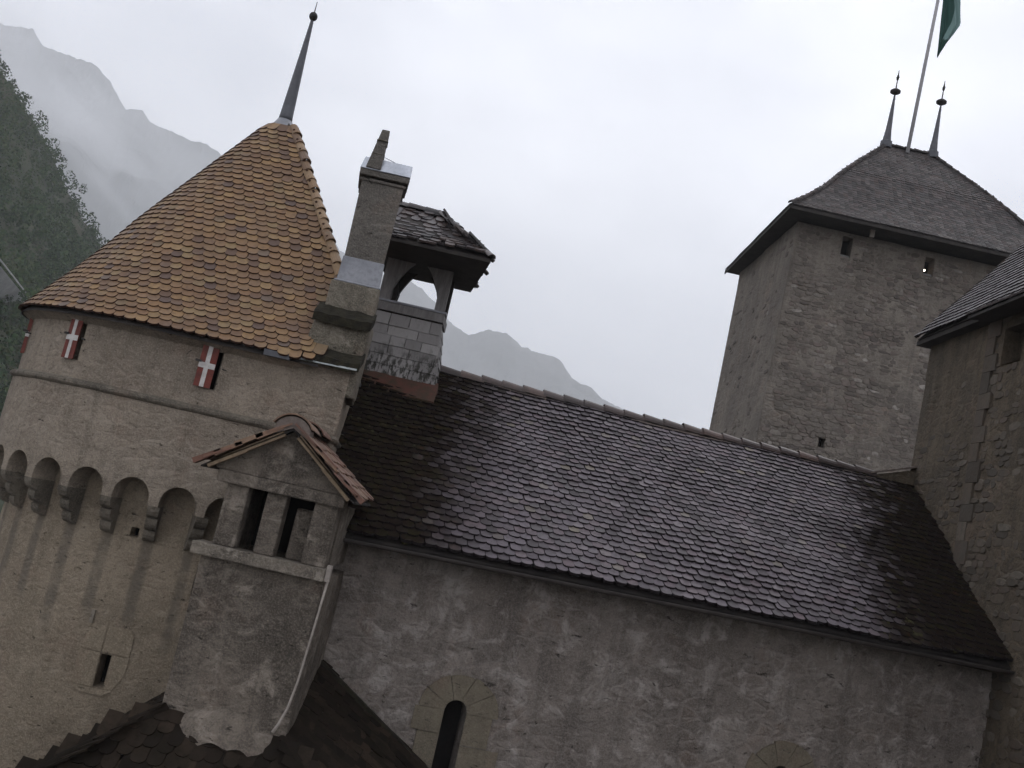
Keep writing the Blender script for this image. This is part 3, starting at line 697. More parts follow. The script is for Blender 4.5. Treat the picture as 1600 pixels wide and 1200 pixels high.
    fa = MB(); fa.hexa([EL+Vector((0, .03, -.10)), ER+Vector((0, .03, -.10)), ER+Vector((0, .56, -.06)), EL+Vector((0, .56, -.06))], [EL+Vector((0, .03, -.03)), ER+Vector((0, .03, -.03)), ER+Vector((0, .54, .22)), EL+Vector((0, .54, .22))])
    fa.build('eave_board', M['wood_dark'], t)
    # flashing against the side tower
    fl = MB(); a, b = ER+Vector((-.02, .05, .07)), ER.lerp(RR, .62)+Vector((-.02, 0, .05))
    fl.prism([a, b, b+Vector((0, 0, .035)), a+Vector((0, 0, .035))], (-.012, 0, 0)); fl.build('wall_flashing', M['lead'], t)
def thing_part(name, parent):
    o = bpy.data.objects.new(name, None); COL.objects.link(o); o.parent = parent; return o
nave()

# ------------------------------------------------------------------ side tower on the right
def side_tower():
    t = thing('side_tower', (11, 15, GROUND_Z), 'brown rubble tower with tiled eave at the right edge of the view', 'tower')
    w = MB(); lpA = line_path((8.16, 19.5), (8.16, 17.0)); wall(w, lpA, 0, 2.5, GROUND_Z, 5.5, .3, .3, [], .3, .03)
    holeB = [(17.0-16.45, 17.0-15.85, 4.5, 5.15, .4)]
    lpB = line_path((8.11, 17.0), (8.11, 7.0)); wall(w, lpB, 0, 10, GROUND_Z, 5.5, .35, .35, holeB, .4, .04)
    w.quad((8.11, 17.0, GROUND_Z), (8.2, 17.0, GROUND_Z), (8.2, 17.0, 5.5), (8.11, 17.0, 5.5))
    w.quad((14, 19.5, GROUND_Z), (8.16, 19.5, GROUND_Z), (8.16, 19.5, 5.5), (14, 19.5, 5.5)); w.quad((8.11, 7, GROUND_Z), (14, 7, GROUND_Z), (14, 7, 5.5), (8.11, 7, 5.5))
    w.quad((14, 7, GROUND_Z), (14, 19.5, GROUND_Z), (14, 19.5, 5.5), (14, 7, 5.5))
    wo = w.build('wall', [M['side'], M['opening_dark']], t)
    st = rubble(lpA, .05, 2.45, -1, 3.4, .22, .12, .014, [], .55, -.006)+rubble(lpA, .05, 2.45, 3.4, 5.2, .22, .12, .010, [], .06, -.006)
    st += rubble(lpB, .02, 6, -3, 5.3, .24, .13, .018, holeB, .75, -.006)
    scatter(wo, 'stone', 'rubble_stones', stone_protos(), st, M['side_st'])
    z = -2.0; k = 0
    while z < 5.2:
        h = random.uniform(.28, .4); m = MB(); d = .42 if k % 2 else .28
        m.box(8.075, 8.17, 17.0-d, 17.006, z+.008, z+h); m.build('quoin', M['side_st'], t); z += h; k += 1
    # roof: plane rising to the right from an eave along the wall, hipped at the far end
    E0, E1 = Vector((7.90, 19.62, 5.52)), Vector((7.90, 8, 5.52)); H = Vector((10.9, 19.62, 9.36)); H1 = Vector((10.9, 8, 9.36))
    r = MB(); dz = Vector((0, 0, -.02)); r.quad(E0+dz, E1+dz, H1+dz, H+dz); B0 = Vector((13.9, 19.62, 5.52)); B1 = Vector((13.9, 8, 5.52)); r.quad(B1+dz, B0+dz, H+dz, H1+dz); r.quad(B0+dz, E0+dz, H+dz, H+dz); r.quad(E1+dz, B1+dz, H1+dz, H1+dz)
    ro = r.build('roof', M['wood_dark'], t)
    tl = tile_rows(E0, E1, H, H1, .17, .17)
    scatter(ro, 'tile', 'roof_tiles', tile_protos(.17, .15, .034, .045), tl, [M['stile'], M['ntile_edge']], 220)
    ridge_row(ro, 'verge_tile', E0+Vector((0, .03, .03)), H+Vector((0, .03, .03)), .36, .05, M['moss_tile'], .01)
    # projecting lower eave over the nearer part
    F0, F1 = Vector((7.62, 16.9, 5.36)), Vector((7.62, 8, 5.36)); G0, G1 = Vector((7.95, 16.9, 5.60)), Vector((7.95, 8, 5.60))
    q = MB(); q.hexa([F0+Vector((0, 0, -.05)), F1+Vector((0, 0, -.05)), Vector((8.1, 8, 5.36)), Vector((8.1, 16.9, 5.36))], [F0, F1, G1, G0]); q.build('eave_board', M['wood_dark'], t)
    scatter(ro, 'tile', 'eave_tiles', tile_protos(.17, .15, .022, .024), tile_rows(F0+Vector((0, 0, .01)), F1+Vector((0, 0, .01)), G0+Vector((0, 0, .02)), G1+Vector((0, 0, .02)), .17, .15), M['stile'], 60)
    s = MB(); s.box(7.93, 8.3, 8, 19.7, 5.40, 5.49); s.build('soffit', M['wood_dark'], t)
    # little gable stub with tile coping joining the chapel ridge to the tower
    g = MB(); g.hexa([(7.28, 19.12, 1.9), (8.15, 19.25, 1.9), (8.15, 19.5, 1.9), (7.28, 19.4, 1.9)], [(7.28, 19.12, 2.52), (8.15, 19.25, 2.82), (8.15, 19.5, 2.82), (7.28, 19.4, 2.52)])
    g.build('gable_stub', M['side'], t)
    for k in range(6):
        a, b = k/6, (k+1)/6; p = Vector((7.22, 19.06, 2.53)).lerp(Vector((8.14, 19.2, 2.85)), a); q = Vector((7.22, 19.06, 2.53)).lerp(Vector((8.14, 19.2, 2.85)), b+.02)
        c = MB(); u = Vector((0, 0, .035)); b2 = Vector((0, .36, .0)); c.hexa([p, q+u*.3, q+u*.3+b2, p+b2], [p+u, q+u*1.3, q+u*1.3+b2, p+u+b2]); c.build('coping_tile', M['mortar'], t)
side_tower()

# ------------------------------------------------------------------ round tower
def round_tower():
    t = thing('round_tower', (AX, AY, GROUND_Z), 'round fronted tower with conical ochre tile roof, arched corbels and red white shutters', 'tower')
    SA = ARC+FRONT
    lo = tower_pt(2.52, 2.40); mid = tower_pt(2.90, 2.64); hi = tower_pt(2.86, 2.62)
    sx = lambda x, W=2.64: ARC+(x-AX)*FRONT/W
    # lower wall with slit window and two putlog holes
    hl = [(sx(-4.55), sx(-4.40), -3.30, -2.86, .35), (sx(-4.62), sx(-4.50), -1.27, -1.15, .25), (ARC-.97, ARC-.85, -1.27, -1.16, .25), (ARC-1.55, ARC-1.38, -4.2, -3.75, .3)]
    w = MB(); wall(w, lo, 0, SLEN, GROUND_Z, -.35, .16, .22, hl, .3, .014)
    w.build('lower_wall', [M['tower_lo'], M['opening_dark']], t)
    # corbelled storey with arched bottom edge
    w = MB(); ncol = 12; bays = []
    k0 = int((0-CORB0)/PITCHM)-1
    s = CORB0+k0*PITCHM
    top = .58; hw = .245; zc = -.72
    def ok(s_): return 0 <= s_ <= SA-.02
    while s < SA:
        c = s+PITCHM/2; bays.append(s)
        st = [s, c-hw]+[c-hw*math.cos(math.pi*i/ncol) for i in range(1, ncol)]+[c+hw, s+PITCHM]
        for a, b in zip(st[:-1], st[1:]):
            if b <= 0: continue
            a_, b_ = max(a, 0), min(b, SLEN)
            ina = c-hw-.001 <= a and b <= c+hw+.001
            za = zc+math.sqrt(max(0, hw*hw-(a-c)**2)) if ina else -.80
            zb = zc+math.sqrt(max(0, hw*hw-(b-c)**2)) if ina else -.80
            nzv = 6
            for i in range(nzv):
                q = lambda s_, zz, f: (*mid(s_, .014*nz(s_, zz, 2, 1.7)), zz)
                z0a, z1a = za+(top-za)*i/nzv, za+(top-za)*(i+1)/nzv; z0b, z1b = zb+(top-zb)*i/nzv, zb+(top-zb)*(i+1)/nzv
                w.add([q(a_, z0a, 0), q(b_, z0b, 0), q(b_, z1b, 0), q(a_, z1a, 0)], [(0, 1, 2, 3)], [(a_, z0a), (b_, z0b), (b_, z1b), (a_, z1a)])
            w.quad((*mid(b_, .006), zb), (*mid(a_, .006), za), (*lo(a_, -.05), za), (*lo(b_, -.05), zb))
        for e in (c-hw, c+hw):
            w.quad((*mid(e, .006), -.80), (*mid(e, .006), zc), (*lo(e, -.05), zc), (*lo(e, -.05), -.80))
        s += PITCHM
    if s < SLEN:
        wall(w, mid, max(s, SA), SLEN, -.8, top, .3, .3, [], .3, .01)
    w.build('corbelled_wall', M['tower_hi'], t)
    for s in bays:
        if not ok(s) or s < ARC-4.6: continue
        p = Vector((*lo(s, 0), 0)); o = Vector((*lo(s, 1), 0))-p; d = Vector((-o.y, o.x, 0))
        prof = [(-.04, -.80), (.38, -.80)]
        for (x1, z1, rr) in ((.38, -.80, .15), (.27, -.97, .15), (.16, -1.14, .14)):
            for q in range(0, 5):
                a = rad(q*24); prof.append((x1-rr*.9*(1-math.cos(a)), z1-rr*math.sin(a)-.005))
        prof += [(-.04, -1.31)]
        m = MB(); m.prism([p+o*x+d*.075+Vector((0, 0, z)) for x, z in prof], d*-.15); m.build('corbel', M['corbel'], t)
    # string course
    sc = MB(); R = tower_pt(2.90, 2.64); prev = None
    prof = [(.0, .535), (.03, .55), (.05, .575), (.05, .605), (.02, .635), (-.06, .655)]
    for k in range(121):
        s_ = SLEN*k/120; 
        if k and abs(s_-SA) < SLEN/240: s_ = SA
        jit = .008*nz(s_*3, 0, 0); cur = [(*R(s_, o+jit), z) for o, z in prof]
        if prev:
            for a in range(len(prof)-1): sc.quad(prev[a], cur[a], cur[a+1], prev[a+1])
        prev = cur
    sc.build('string_course', M['corbel'], t)
    # upper wall with shuttered openings
    arcs = lambda th: ARC-2.9*th
    sh = [(sx(-4.09), 'f'), (arcs(.462), 'a'), (arcs(1.03), 'b')]
    ho = [(c-.10, c+.155, .90, 1.52, .3) for c, _ in sh]
    w = MB(); wall(w, hi, 0, SLEN, .64, 1.72, .14, .14, ho, .3, .012); w.build('upper_wall', [M['tower_hi'], M['opening_dark']], t)
    for i, (c, k) in enumerate(sh):
        p = Vector((*hi(c-.02, 0), 0)); o = Vector((*hi(c-.02, 1), 0))-p; d = Vector((-o.y, o.x, 0)); ang = (-.12, .06, .9)[i]
        hinge = p-d*.11+o*.02                       # swings about its left edge
        dd = (Matrix.Rotation(ang, 3, 'Z') @ d); oo = (Matrix.Rotation(ang, 3, 'Z') @ o)
        def bx(a0, a1, o0, o1, z0, z1):
            m = MB(); q = lambda a, e, z: hinge+dd*a+oo*e+Vector((0, 0, z))
            m.hexa([q(a0, o1, z0), q(a1, o1, z0), q(a1, o0, z0), q(a0, o0, z0)], [q(a0, o1, z1), q(a1, o1, z1), q(a1, o0, z1), q(a0, o0, z1)]); return m
        so = bx(0, .215, .012, .028, .90, 1.52).build('shutter', M['redpaint'], t)
        bx(.076, .132, .028, .034, .902, 1.518).build('white_band', M['whitepaint'], so)
        bx(.002, .213, .0285, .0355, 1.16, 1.235).build('white_band', M['whitepaint'], so)
        bx(-.05, .03, .01, .045, 1.23, 1.26).build('hinge', M['iron'], so)
        m = MB(); q = p+d*.20+o*.0; m.tube([q-o*.02+Vector((0, 0, 1.2)), q+o*.05+Vector((0, 0, 1.2)), q+o*.06+d*.07+Vector((0, 0, 1.19))], .012, 6); m.build('hook', M['iron'], t)
    # slit window surround
    pl = lambda s_, o, z: Vector((*lo(s_, o), z))
    c0 = sx(-4.475); z0 = -3.08
    out = [(-.36, .58), (.28, .62), (.36, .52), (.37, .02), (.15, -.31), (-.22, -.31), (-.42, -.26), (-.44, .20)]
    inn = [(-.08, .225), (.078, .225), (.078, -.223), (-.08, -.223)]
    def blk(name, pts, pr, mat='frame'):
        m = MB(); m.prism([pl(c0+x, -.05, z0+z) for x, z in pts], Vector((0, -(.05+pr), 0))); m.build(name, M[mat], t)
    blk('frame_stone', [(-.40, .24), (-.09, .24), (-.09, .585), (-.33, .57)], .008); blk('frame_stone', [(-.075, .24), (.35, .245), (.345, .51), (.26, .60), (-.075, .59)], .012)
    blk('frame_stone', [(-.42, -.22), (-.088, -.222), (-.088, .225), (-.405, .225)], .010); blk('frame_stone', [(.085, -.222), (.22, -.222), (.355, .0), (.355, .23), (.085, .225)], .009)
    blk('sill_stone', [(-.25, -.31), (.10, -.31), (.22, -.24), (-.40, -.235)], .03, 'frame')
    m = MB(); m.box(-4.845, -4.80, 13.74, 13.785, -2.50, -2.33); m.build('peg', M['slab'], t)
    # roof
    RE, WE, ez, az = 3.04, 2.90, 1.53, 6.02; apex = Vector((AX, AY, az)); ev = tower_pt(RE, WE)
    def S(s_, q):
        x, y = ev(s_, 0); p = Vector((x, y, ez)); v = p.lerp(apex, q); v.z += -.13*max(0, 1-q/.16)**2*0-.06*math.sin(math.pi*min(q/.4, 1)); return v
    def cut(p): return p.x > -2.83+.25*max(0, (1.9-p.z)/.4) and p.z < 2.45 and p.y < 14.4 and p.x > -2.83-.15*(2.1-p.z) or (p.x > -2.62 and p.z < 2.6 and p.y < 18)
    r = MB(); n = 24; ns = 110; ss = sorted(set([SLEN*i/ns for i in range(ns+1)]) | {SA, ARC})
    for a, b in zip(ss[:-1], ss[1:]):
        for j in range(n):
            if j/n > .92: continue
            if cut(S((a+b)/2, (j+.5)/n)): continue
            d = Vector((0, 0, -.03)); r.quad(S(a, j/n)+d, S(b, j/n)+d, S(b, (j+1)/n)+d, S(a, (j+1)/n)+d)
    # eave cove
    cv = MB()
    for a, b in zip(ss[:-1], ss[1:]):
        if SA-.75 < (a+b)/2: continue
        cv.quad(Vector((*ev(b, -.03), ez-.02)), Vector((*ev(a, -.03), ez-.02)), Vector((*hi(a, -.01), ez-.11)), Vector((*hi(b, -.01), ez-.11)))
    cv.build('eave_cove', M['tower_hi'], t)
    ro = r.build('roof', M['wood_dark'], t)
    tl = []; e, wd = .118, .165; rows = int(5.35/e*.925)
    for k in range(rows):
        q = k*e/5.35; sc_ = 1-q
        A_ = ARC*RE/2.9; AF = A_+WE
        def s_of(d_): return d_*2.9/RE if d_ < A_ else ARC+(d_-A_)/WE*FRONT
        for (sa, sb, full) in ((0, SA, AF), (SA, SLEN, FLANK)):
            L = full*sc_; m_ = int(L/wd)+1
            for i in range(max(m_, 1)):
                u = ((i+(.5 if k % 2 else 0))*wd+random.gauss(0, .003))/L
                if u > 1.02 or u < -.02: continue
                if (sa == 0 and (1-u)*L < .42*wd) or (sa == SA and u*L < .42*wd): continue
                s_ = s_of(min(max(u, 0), 1)*AF) if sa == 0 else sa+min(max(u, 0), 1)*(sb-sa); s1 = min(s_+.01, sb); s0 = s1-.02
                p = S(s_, q); X = S(s1, q)-S(s0, q); Y = S(s_, q+.03)-p
                if cut(p): continue
                f = frame(p, X, Y, yaw=random.gauss(0, .012), pitch=random.gauss(0, .01))
                f.translation = f.translation+f.to_3x3() @ Vector((0, random.gauss(0, .005), random.uniform(0, .004)+.012*nz(p.x, p.y, p.z, .9)))
                if random.random() < .012: f = f @ Matrix.Translation((0, -random.uniform(.02, .06), .005)) @ Matrix.Rotation(random.gauss(0, .08), 4, 'Z')
                tl.append(f)
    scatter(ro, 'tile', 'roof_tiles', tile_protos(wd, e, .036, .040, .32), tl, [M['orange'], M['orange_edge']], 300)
    hp = [S(SA, q)+Vector((.02, -.02, .02)) for q in np.linspace(.72-.72+.28, .92, 5)]
    for a, b in zip(hp[:-1], hp[1:]): ridge_row(ro, 'hip_tile', a, b, .24, .085, M['hip'], up=Vector((.5, -.5, .7)))
    m = MB(); m.lathe([(.34, 5.50), (.33, 5.53), (.20, 5.74), (.125, 5.88)], AX, AY, 20); c = m.build('lead_cap', M['lightlead'], t, True)
    m = MB(); m.lathe([(.125, 5.86), (.115, 5.95), (.03, 7.72), (.022, 7.79)], AX+.0, AY, 12); m.build('spire', M['lead'], t, True)
    m = MB(); m.lathe([(.02, 7.76), (.05, 7.78), (.072, 7.82), (.075, 7.85), (.055, 7.895), (.02, 7.92), (.01, 7.93), (.006, 8.12)], AX, AY, 12); m.build('spire_ball', M['iron'], t, True)
    # pier rising beside the roof, stepped, with mossy ledges
    m = MB(); m.hexa([(-2.80, 13.56, 1.2), (-2.09, 13.56, 1.2), (-2.24, 14.7, 1.2), (-2.80, 14.7, 1.2)], [(-2.80, 13.56, 2.80), (-2.09, 13.56, 2.80), (-2.24, 14.7, 2.80), (-2.80, 14.7, 2.80)]); bev(m.build('pier', M['pier'], t), .03)
    m = MB(); m.hexa([(-2.97, 13.45, 1.2), (-2.10, 13.45, 1.2), (-2.10, 13.9, 1.2), (-2.97, 13.9, 1.2)], [(-2.86, 13.45, 2.26), (-2.085, 13.45, 2.26), (-2.085, 13.9, 2.26), (-2.86, 13.9, 2.26)]); bev(m.build('pier_step', M['pier'], t), .03)
    for (x0, x1, y0, y1, z0, z1) in ((-2.88, -2.06, 13.36, 13.62, 2.20, 2.40), (-3.0, -2.07, 13.29, 13.52, 1.60, 1.80)):
        m = MB(); nx, ny = 12, 8; vs = []
        for i in range(nx+1):
            for j in range(ny+1):
                x, y = x0+(x1-x0)*i/nx, y0+(y1-y0)*j/ny; vs.append((x+.02*nz(y*5, i, 0), y+.015*nz(x*6, j, 3), z0+(z1-z0)*(j/ny)+.03*nz(x, y, 0, 6)+.06))
        low = [(x, y, z-.12) for x, y, z in vs]; N = len(vs); q = ny+1
        F = [(i*q+j, (i+1)*q+j, (i+1)*q+j+1, i*q+j+1) for i in range(nx) for j in range(ny)]
        F += [(N+i*q, N+(i+1)*q, (i+1)*q, i*q) for i in range(nx)]+[(nx*q+j+1, nx*q+j, N+nx*q+j, N+nx*q+j+1) for j in range(ny)]+[(j, j+1, N+j+1, N+j) for j in range(ny)]
        m.add(vs+low, F); m.build('mossy_ledge', M['moss'], t)
    m = MB(); m.box(-3.36, -3.0, 13.20, 13.30, 1.50, 1.58); m.build('lead_flashing', M['lead'], t)
    m = MB(); m.hexa([(-3.0, 13.28, 1.55), (-2.10, 13.28, 1.57), (-2.10, 13.42, 1.57), (-3.0, 13.42, 1.55)], [(-3.0, 13.29, 1.575), (-2.10, 13.29, 1.595), (-2.10, 13.42, 1.65), (-3.0, 13.42, 1.63)]); m.build('lead_flashing', M['flash'], t)
    m = MB(); m.hexa([(-2.9, 14.6, 1.70), (-2.27, 14.6, 1.70), (-2.66, 18.2, 1.70), (-3.3, 18.2, 1.70)], [(-2.9, 14.6, 1.76), (-2.27, 14.6, 1.76), (-2.66, 18.2, 1.76), (-3.3, 18.2, 1.76)]); m.build('flank_coping', M['lead'], t)
round_tower()

# ------------------------------------------------------------------ chimney
def chimney():
    t = thing('chimney', (-2.44, 14.0, 2.80), 'grey rendered chimney with zinc cap and slanting top slab beside the cone roof', 'chimney')
    y0, y1 = 14.42, 15.1; base_t = t; K = .945
    class MB(globals()['MB']):
        def build(s, *a, **k):
            s.v = [((x-.16*(y-y0))*K, y*K, z*K) for x, y, z in s.v]; return bev(super().build(*a, **k), .012)
    m = MB(); m.hexa([(-2.86, y0, 2.96), (-2.27, y0, 2.96), (-2.27, y1, 2.96), (-2.86, y1, 2.96)], [(-2.90, y0, 4.62), (-2.25, y0, 4.62), (-2.25, y1, 4.62), (-2.90, y1, 4.62)]); m.build('shaft', M['chim'], t)
    m = MB(); m.hexa([(-2.90, y0-.03, 2.97), (-2.24, y0-.03, 2.97), (-2.24, y1, 2.97), (-2.90, y1, 2.97)], [(-2.885, y0-.015, 3.36), (-2.255, y0-.015, 3.36), (-2.255, y1, 3.36), (-2.885, y1, 3.36)]); m.box(-2.93, -2.22, y0-.06, y1, 2.955, 2.985); m.build('lead_apron', M['lightlead'], t)
    m = MB(); m.box(-2.935, -2.225, y0-.03, y1+.03, 4.56, 4.60); m.build('moulding', M['chim'], t)
    m = MB(); m.box(-2.96, -2.20, y0-.055, y1+.055, 4.64, 4.73); m.build('moulding', M['chim'], t)
    m = MB(); m.hexa([(-2.97, y0-.07, 4.735), (-2.19, y0-.07, 4.735), (-2.19, y1+.07, 4.735), (-2.97, y1+.07, 4.735)], [(-2.93, y0+.0, 4.94), (-2.20, y0+.0, 4.94), (-2.21, y1, 4.98), (-2.92, y1, 4.98)]); m.build('zinc_cap', M['zinc'], t)
    m = MB(); m.hexa([(-2.89, y0-.10, 4.75), (-2.66, y0-.10, 4.75), (-2.66, y0+.3, 4.75), (-2.89, y0+.3, 4.75)], [(-2.785, y0-.04, 5.40), (-2.665, y0-.04, 5.40), (-2.665, y0+.3, 5.40), (-2.785, y0+.3, 5.40)])
    s = m.build('top_slab', M['chim'], t)
    for z in (4.98, 5.2): 
        k = MB(); k.hexa([(-2.85+.1*(z-4.98), y0-.088, z), (-2.652, y0-.088, z), (-2.652, y0+.2, z), (-2.85+.1*(z-4.98), y0+.2, z)], [(-2.845+.1*(z-4.98), y0-.085, z+.02), (-2.65, y0-.085, z+.02), (-2.65, y0+.2, z+.02), (-2.845+.1*(z-4.98), y0+.2, z+.02)]); k.build('slab_joint', M['pier'], s)
    m = MB(); m.tube([(-2.65, y0+.2, 5.05), (-2.45, y0+.18, 4.99), (-2.25, y0+.15, 4.92)], .006, 5); m.build('stay_wire', M['lead'], t)
chimney()

# ------------------------------------------------------------------ bell turret
def bell_turret():
    t = thing('bell_turret', (-2.05, 17.8, 1.9), 'open timber bell turret with shingled base and hipped tile roof on the chapel ridge', 'bell turret')
    y0, y1 = 17.2, 18.1; xl, xr = -2.66, -1.48
    # shingled flared base: courses of shingles on four sides
    core = MB(); zb, zt = 1.3, 3.34
    X = lambda z: (xl-.08*max(0, (2.8-z))/.8, xr+.17*max(0, (3.3-z))/1.2); 
    pr = [zb, 2.0, 2.7, zt]
    for a, b in zip(pr[:-1], pr[1:]):
        (l0, r0), (l1, r1) = X(a), X(b); f0, f1 = y0-(.10*max(0, 3.3-a)), y0-(.10*max(0, 3.3-b))
        core.hexa([(l0+.03, f0+.03, a), (r0-.03, f0+.03, a), (r0-.03, y1, a), (l0+.03, y1, a)], [(l1+.03, f1+.03, b), (r1-.03, f1+.03, b), (r1-.03, y1, b), (l1+.03, y1, b)])
    base = core.build('base', M['wood_dark'], t)
    pb = []
    for k in range(3):
        m = MB(); r = random.Random(k); a = r.uniform(-.02, .02)
        m.hexa([(-.5, 0, 0), (.5, a, 0), (.5, 1, 0), (-.5, 1, 0)], [(-.48, .01, 1), (.48, a+.01, 1), (.48, 1, .25), (-.48, 1, .25)]); pb.append(m)
    ms = []; z = 2.06; row = 0
    while z < 3.12:
        h = .178; (l, r_) = X(z); fy = y0-.10*max(0, 3.3-z); (l2, r2) = X(z+h)
        for side in ('f', 'r'):
            a, b = (l, r_) if side == 'f' else (fy, y1); s = a-(random.random()*.12)
            while s < b:
                w = random.uniform(.22, .55); c0, c1 = max(s, a), min(s+w, b); s += w
                if c1-c0 < .03: continue
                p = Vector(((c0+c1)/2, fy, z)) if side == 'f' else Vector((r_, (c0+c1)/2, z))
                up = Vector((0, .10*h, h)) if side == 'f' else Vector((-.14*h, 0, h))
                ms.append(frame(p, Vector((1, 0, 0)) if side == 'f' else Vector((0, 1, 0)), up, (c1-c0)*.985, h*1.25, .022*random.uniform(.8, 1.5)))
        z += h; row += 1
    scatter(base, 'shingle', 'shingles', pb, ms, M['shingle'], 300)
    (l, r_) = X(1.7); m = MB(); m.hexa([(l-.06, y0-.50, 1.60), (r_+.03, y0-.50, 1.60), (r_+.03, y0-.1, 1.9), (l-.06, y0-.1, 1.9)], [(l-.02, y0-.50, 1.75), (r_+.02, y0-.50, 1.75), (r_+.0, y0-.10, 2.12), (l-.02, y0-.10, 2.12)]); m.build('tile_apron', M['apron'], t)
    # sill board and posts
    m = MB(); m.box(xl-.02, xr+.05, y0-.05, y0+.12, 3.20, 3.36); m.build('sill_beam', M['wood_grey'], t)
    m = MB(); m.box(xl-.04, xr+.07, y0-.07, y0+.14, 3.36, 3.395); m.build('sill_board', M['lightlead'], t)
    m = MB(); m.box(xr-.08, xr+.05, y0+.14, y1, 3.20, 3.36); m.box(xl-.02, xl+.1, y0+.14, y1, 3.2, 3.36); m.box(xl+.1, xr-.08, y1-.12, y1, 3.2, 3.36); m.build('rear_sill_beam', M['wood_grey'], t)
    for (a, b) in ((xl, xl+.21), (xr-.16, xr+.02)):
        for (c, d) in ((y0, y0+.16), (y1-.16, y1)):
            m = MB(); m.box(a, b, c, d, 3.38, 4.32); m.build('post', M['wood_grey'] if c == y0 else M['wood_dark'], t)
    # arched braces (solid spandrels) front, back and right
    def arch(P, a, b, z0, z1, n=10):
        """spandrel board between a and b under a pointed arch; P(u, z) maps to 3D"""
        c = (a+b)/2; hw = (b-a)/2; top = []
        for k in range(n+1):
            u = k/n; x = hw*(1-u); z = z0+(z1-z0)*math.sin(math.pi/2*min(1, u))**.85; top.append((x, z))
        return c, top
    for yy, mt in ((y0+.02, 'wood_grey'), (y1-.12, 'wood_dark')):
        for sg in (-1, 1):
            a, b = xl+.21, xr-.16; c, cv = arch(None, a, b, 3.62, 4.20)
            poly = [(c+sg*x, z) for x, z in cv]+[(c, 4.33), (c+sg*(b-a)/2, 4.33)]
            pts = [(x, yy, z) for x, z in poly]
            if sg < 0: pts = pts[::-1]
            m = MB(); m.prism(pts, (0, .09, 0)); m.build('arch_brace', M[mt], t)
    m = MB(); m.box(xl-.05, xr+.08, y0-.02, y0+.15, 4.33, 4.47); m.build('head_beam', M['wood_dark'], t)
    m = MB(); m.box(xl-.05, xr+.08, y1-.16, y1, 4.33, 4.47); m.build('head_beam', M['wood_dark'], t)
    m = MB(); m.box(xr-.12, xr+.06, y0+.15, y1-.16, 4.33, 4.46); m.build('head_beam', M['wood_dark'], t)
    # hipped roof with deep eaves
    ex0, ex1, ey0, ey1, ez = -2.86, -.80, 16.05, 18.45, 4.24; rz, ry = 5.17, 17.35; rx0, rx1 = -2.86, -1.96
    A, B, C, D = Vector((ex0, ey0, ez)), Vector((ex1, ey0, ez)), Vector((ex1-.36, ey1, ez-.03)), Vector((ex0, ey1, ez-.03)); R0, R1 = Vector((rx0, ry, rz)), Vector((rx1, ry, rz))
    r = MB(); u = Vector((0, 0, -.02)); r.quad(A+u, B+u, R1+u, R0+u); r.quad(B+u, C+u, R1+u, R1+u); r.quad(C+u, D+u, R0+u, R1+u); r.quad(D+u, A+u, R0+u, R0+u)
    w = Vector((0, 0, -.07)); r.quad(B+w, A+w, D+w, C+w); r.quad(A+w, B+w, B+u, A+u); r.quad(B+w, C+w, C+u, B+u); r.quad(C+w, D+w, D+u, C+u)
    ro = r.build('roof', M['wood_dark'], t)
    sg = lambda p, q: .02*nz(p*5, q*4, 9)-.07*math.sin(math.pi*q)
    tl = tile_rows(A, B, R0, R1, .17, .20, sg, 5, .045, None, .3, .04)+tile_rows(B, C, R1, R1, .17, .20, sg, 5, .045, None, .3, .04)+tile_rows(C, D, R1, R0, .17, .20, sg, 5, .045, None, .3, .04)
    scatter(ro, 'tile', 'roof_tiles', tile_protos(.17, .20, .038, .055, .3), tl, M['btile'], 300)
    ridge_row(ro, 'ridge_tile', R0, R1+Vector((.05, 0, 0)), .34, .085, M['btile'], .006); ridge_row(ro, 'hip_tile', B, R1, .36, .08, M['btile'], .006, arc=150); ridge_row(ro, 'hip_tile', C, R1, .36, .08, M['btile'], .006, arc=150)
    m = MB(); m.tube([(-2.4, 17.6, 3.38), (-2.36, 17.6, 3.60), (-2.42, 17.6, 3.82)], .014, 6); m.build('bell_rope', M['iron'], t)
bell_turret()

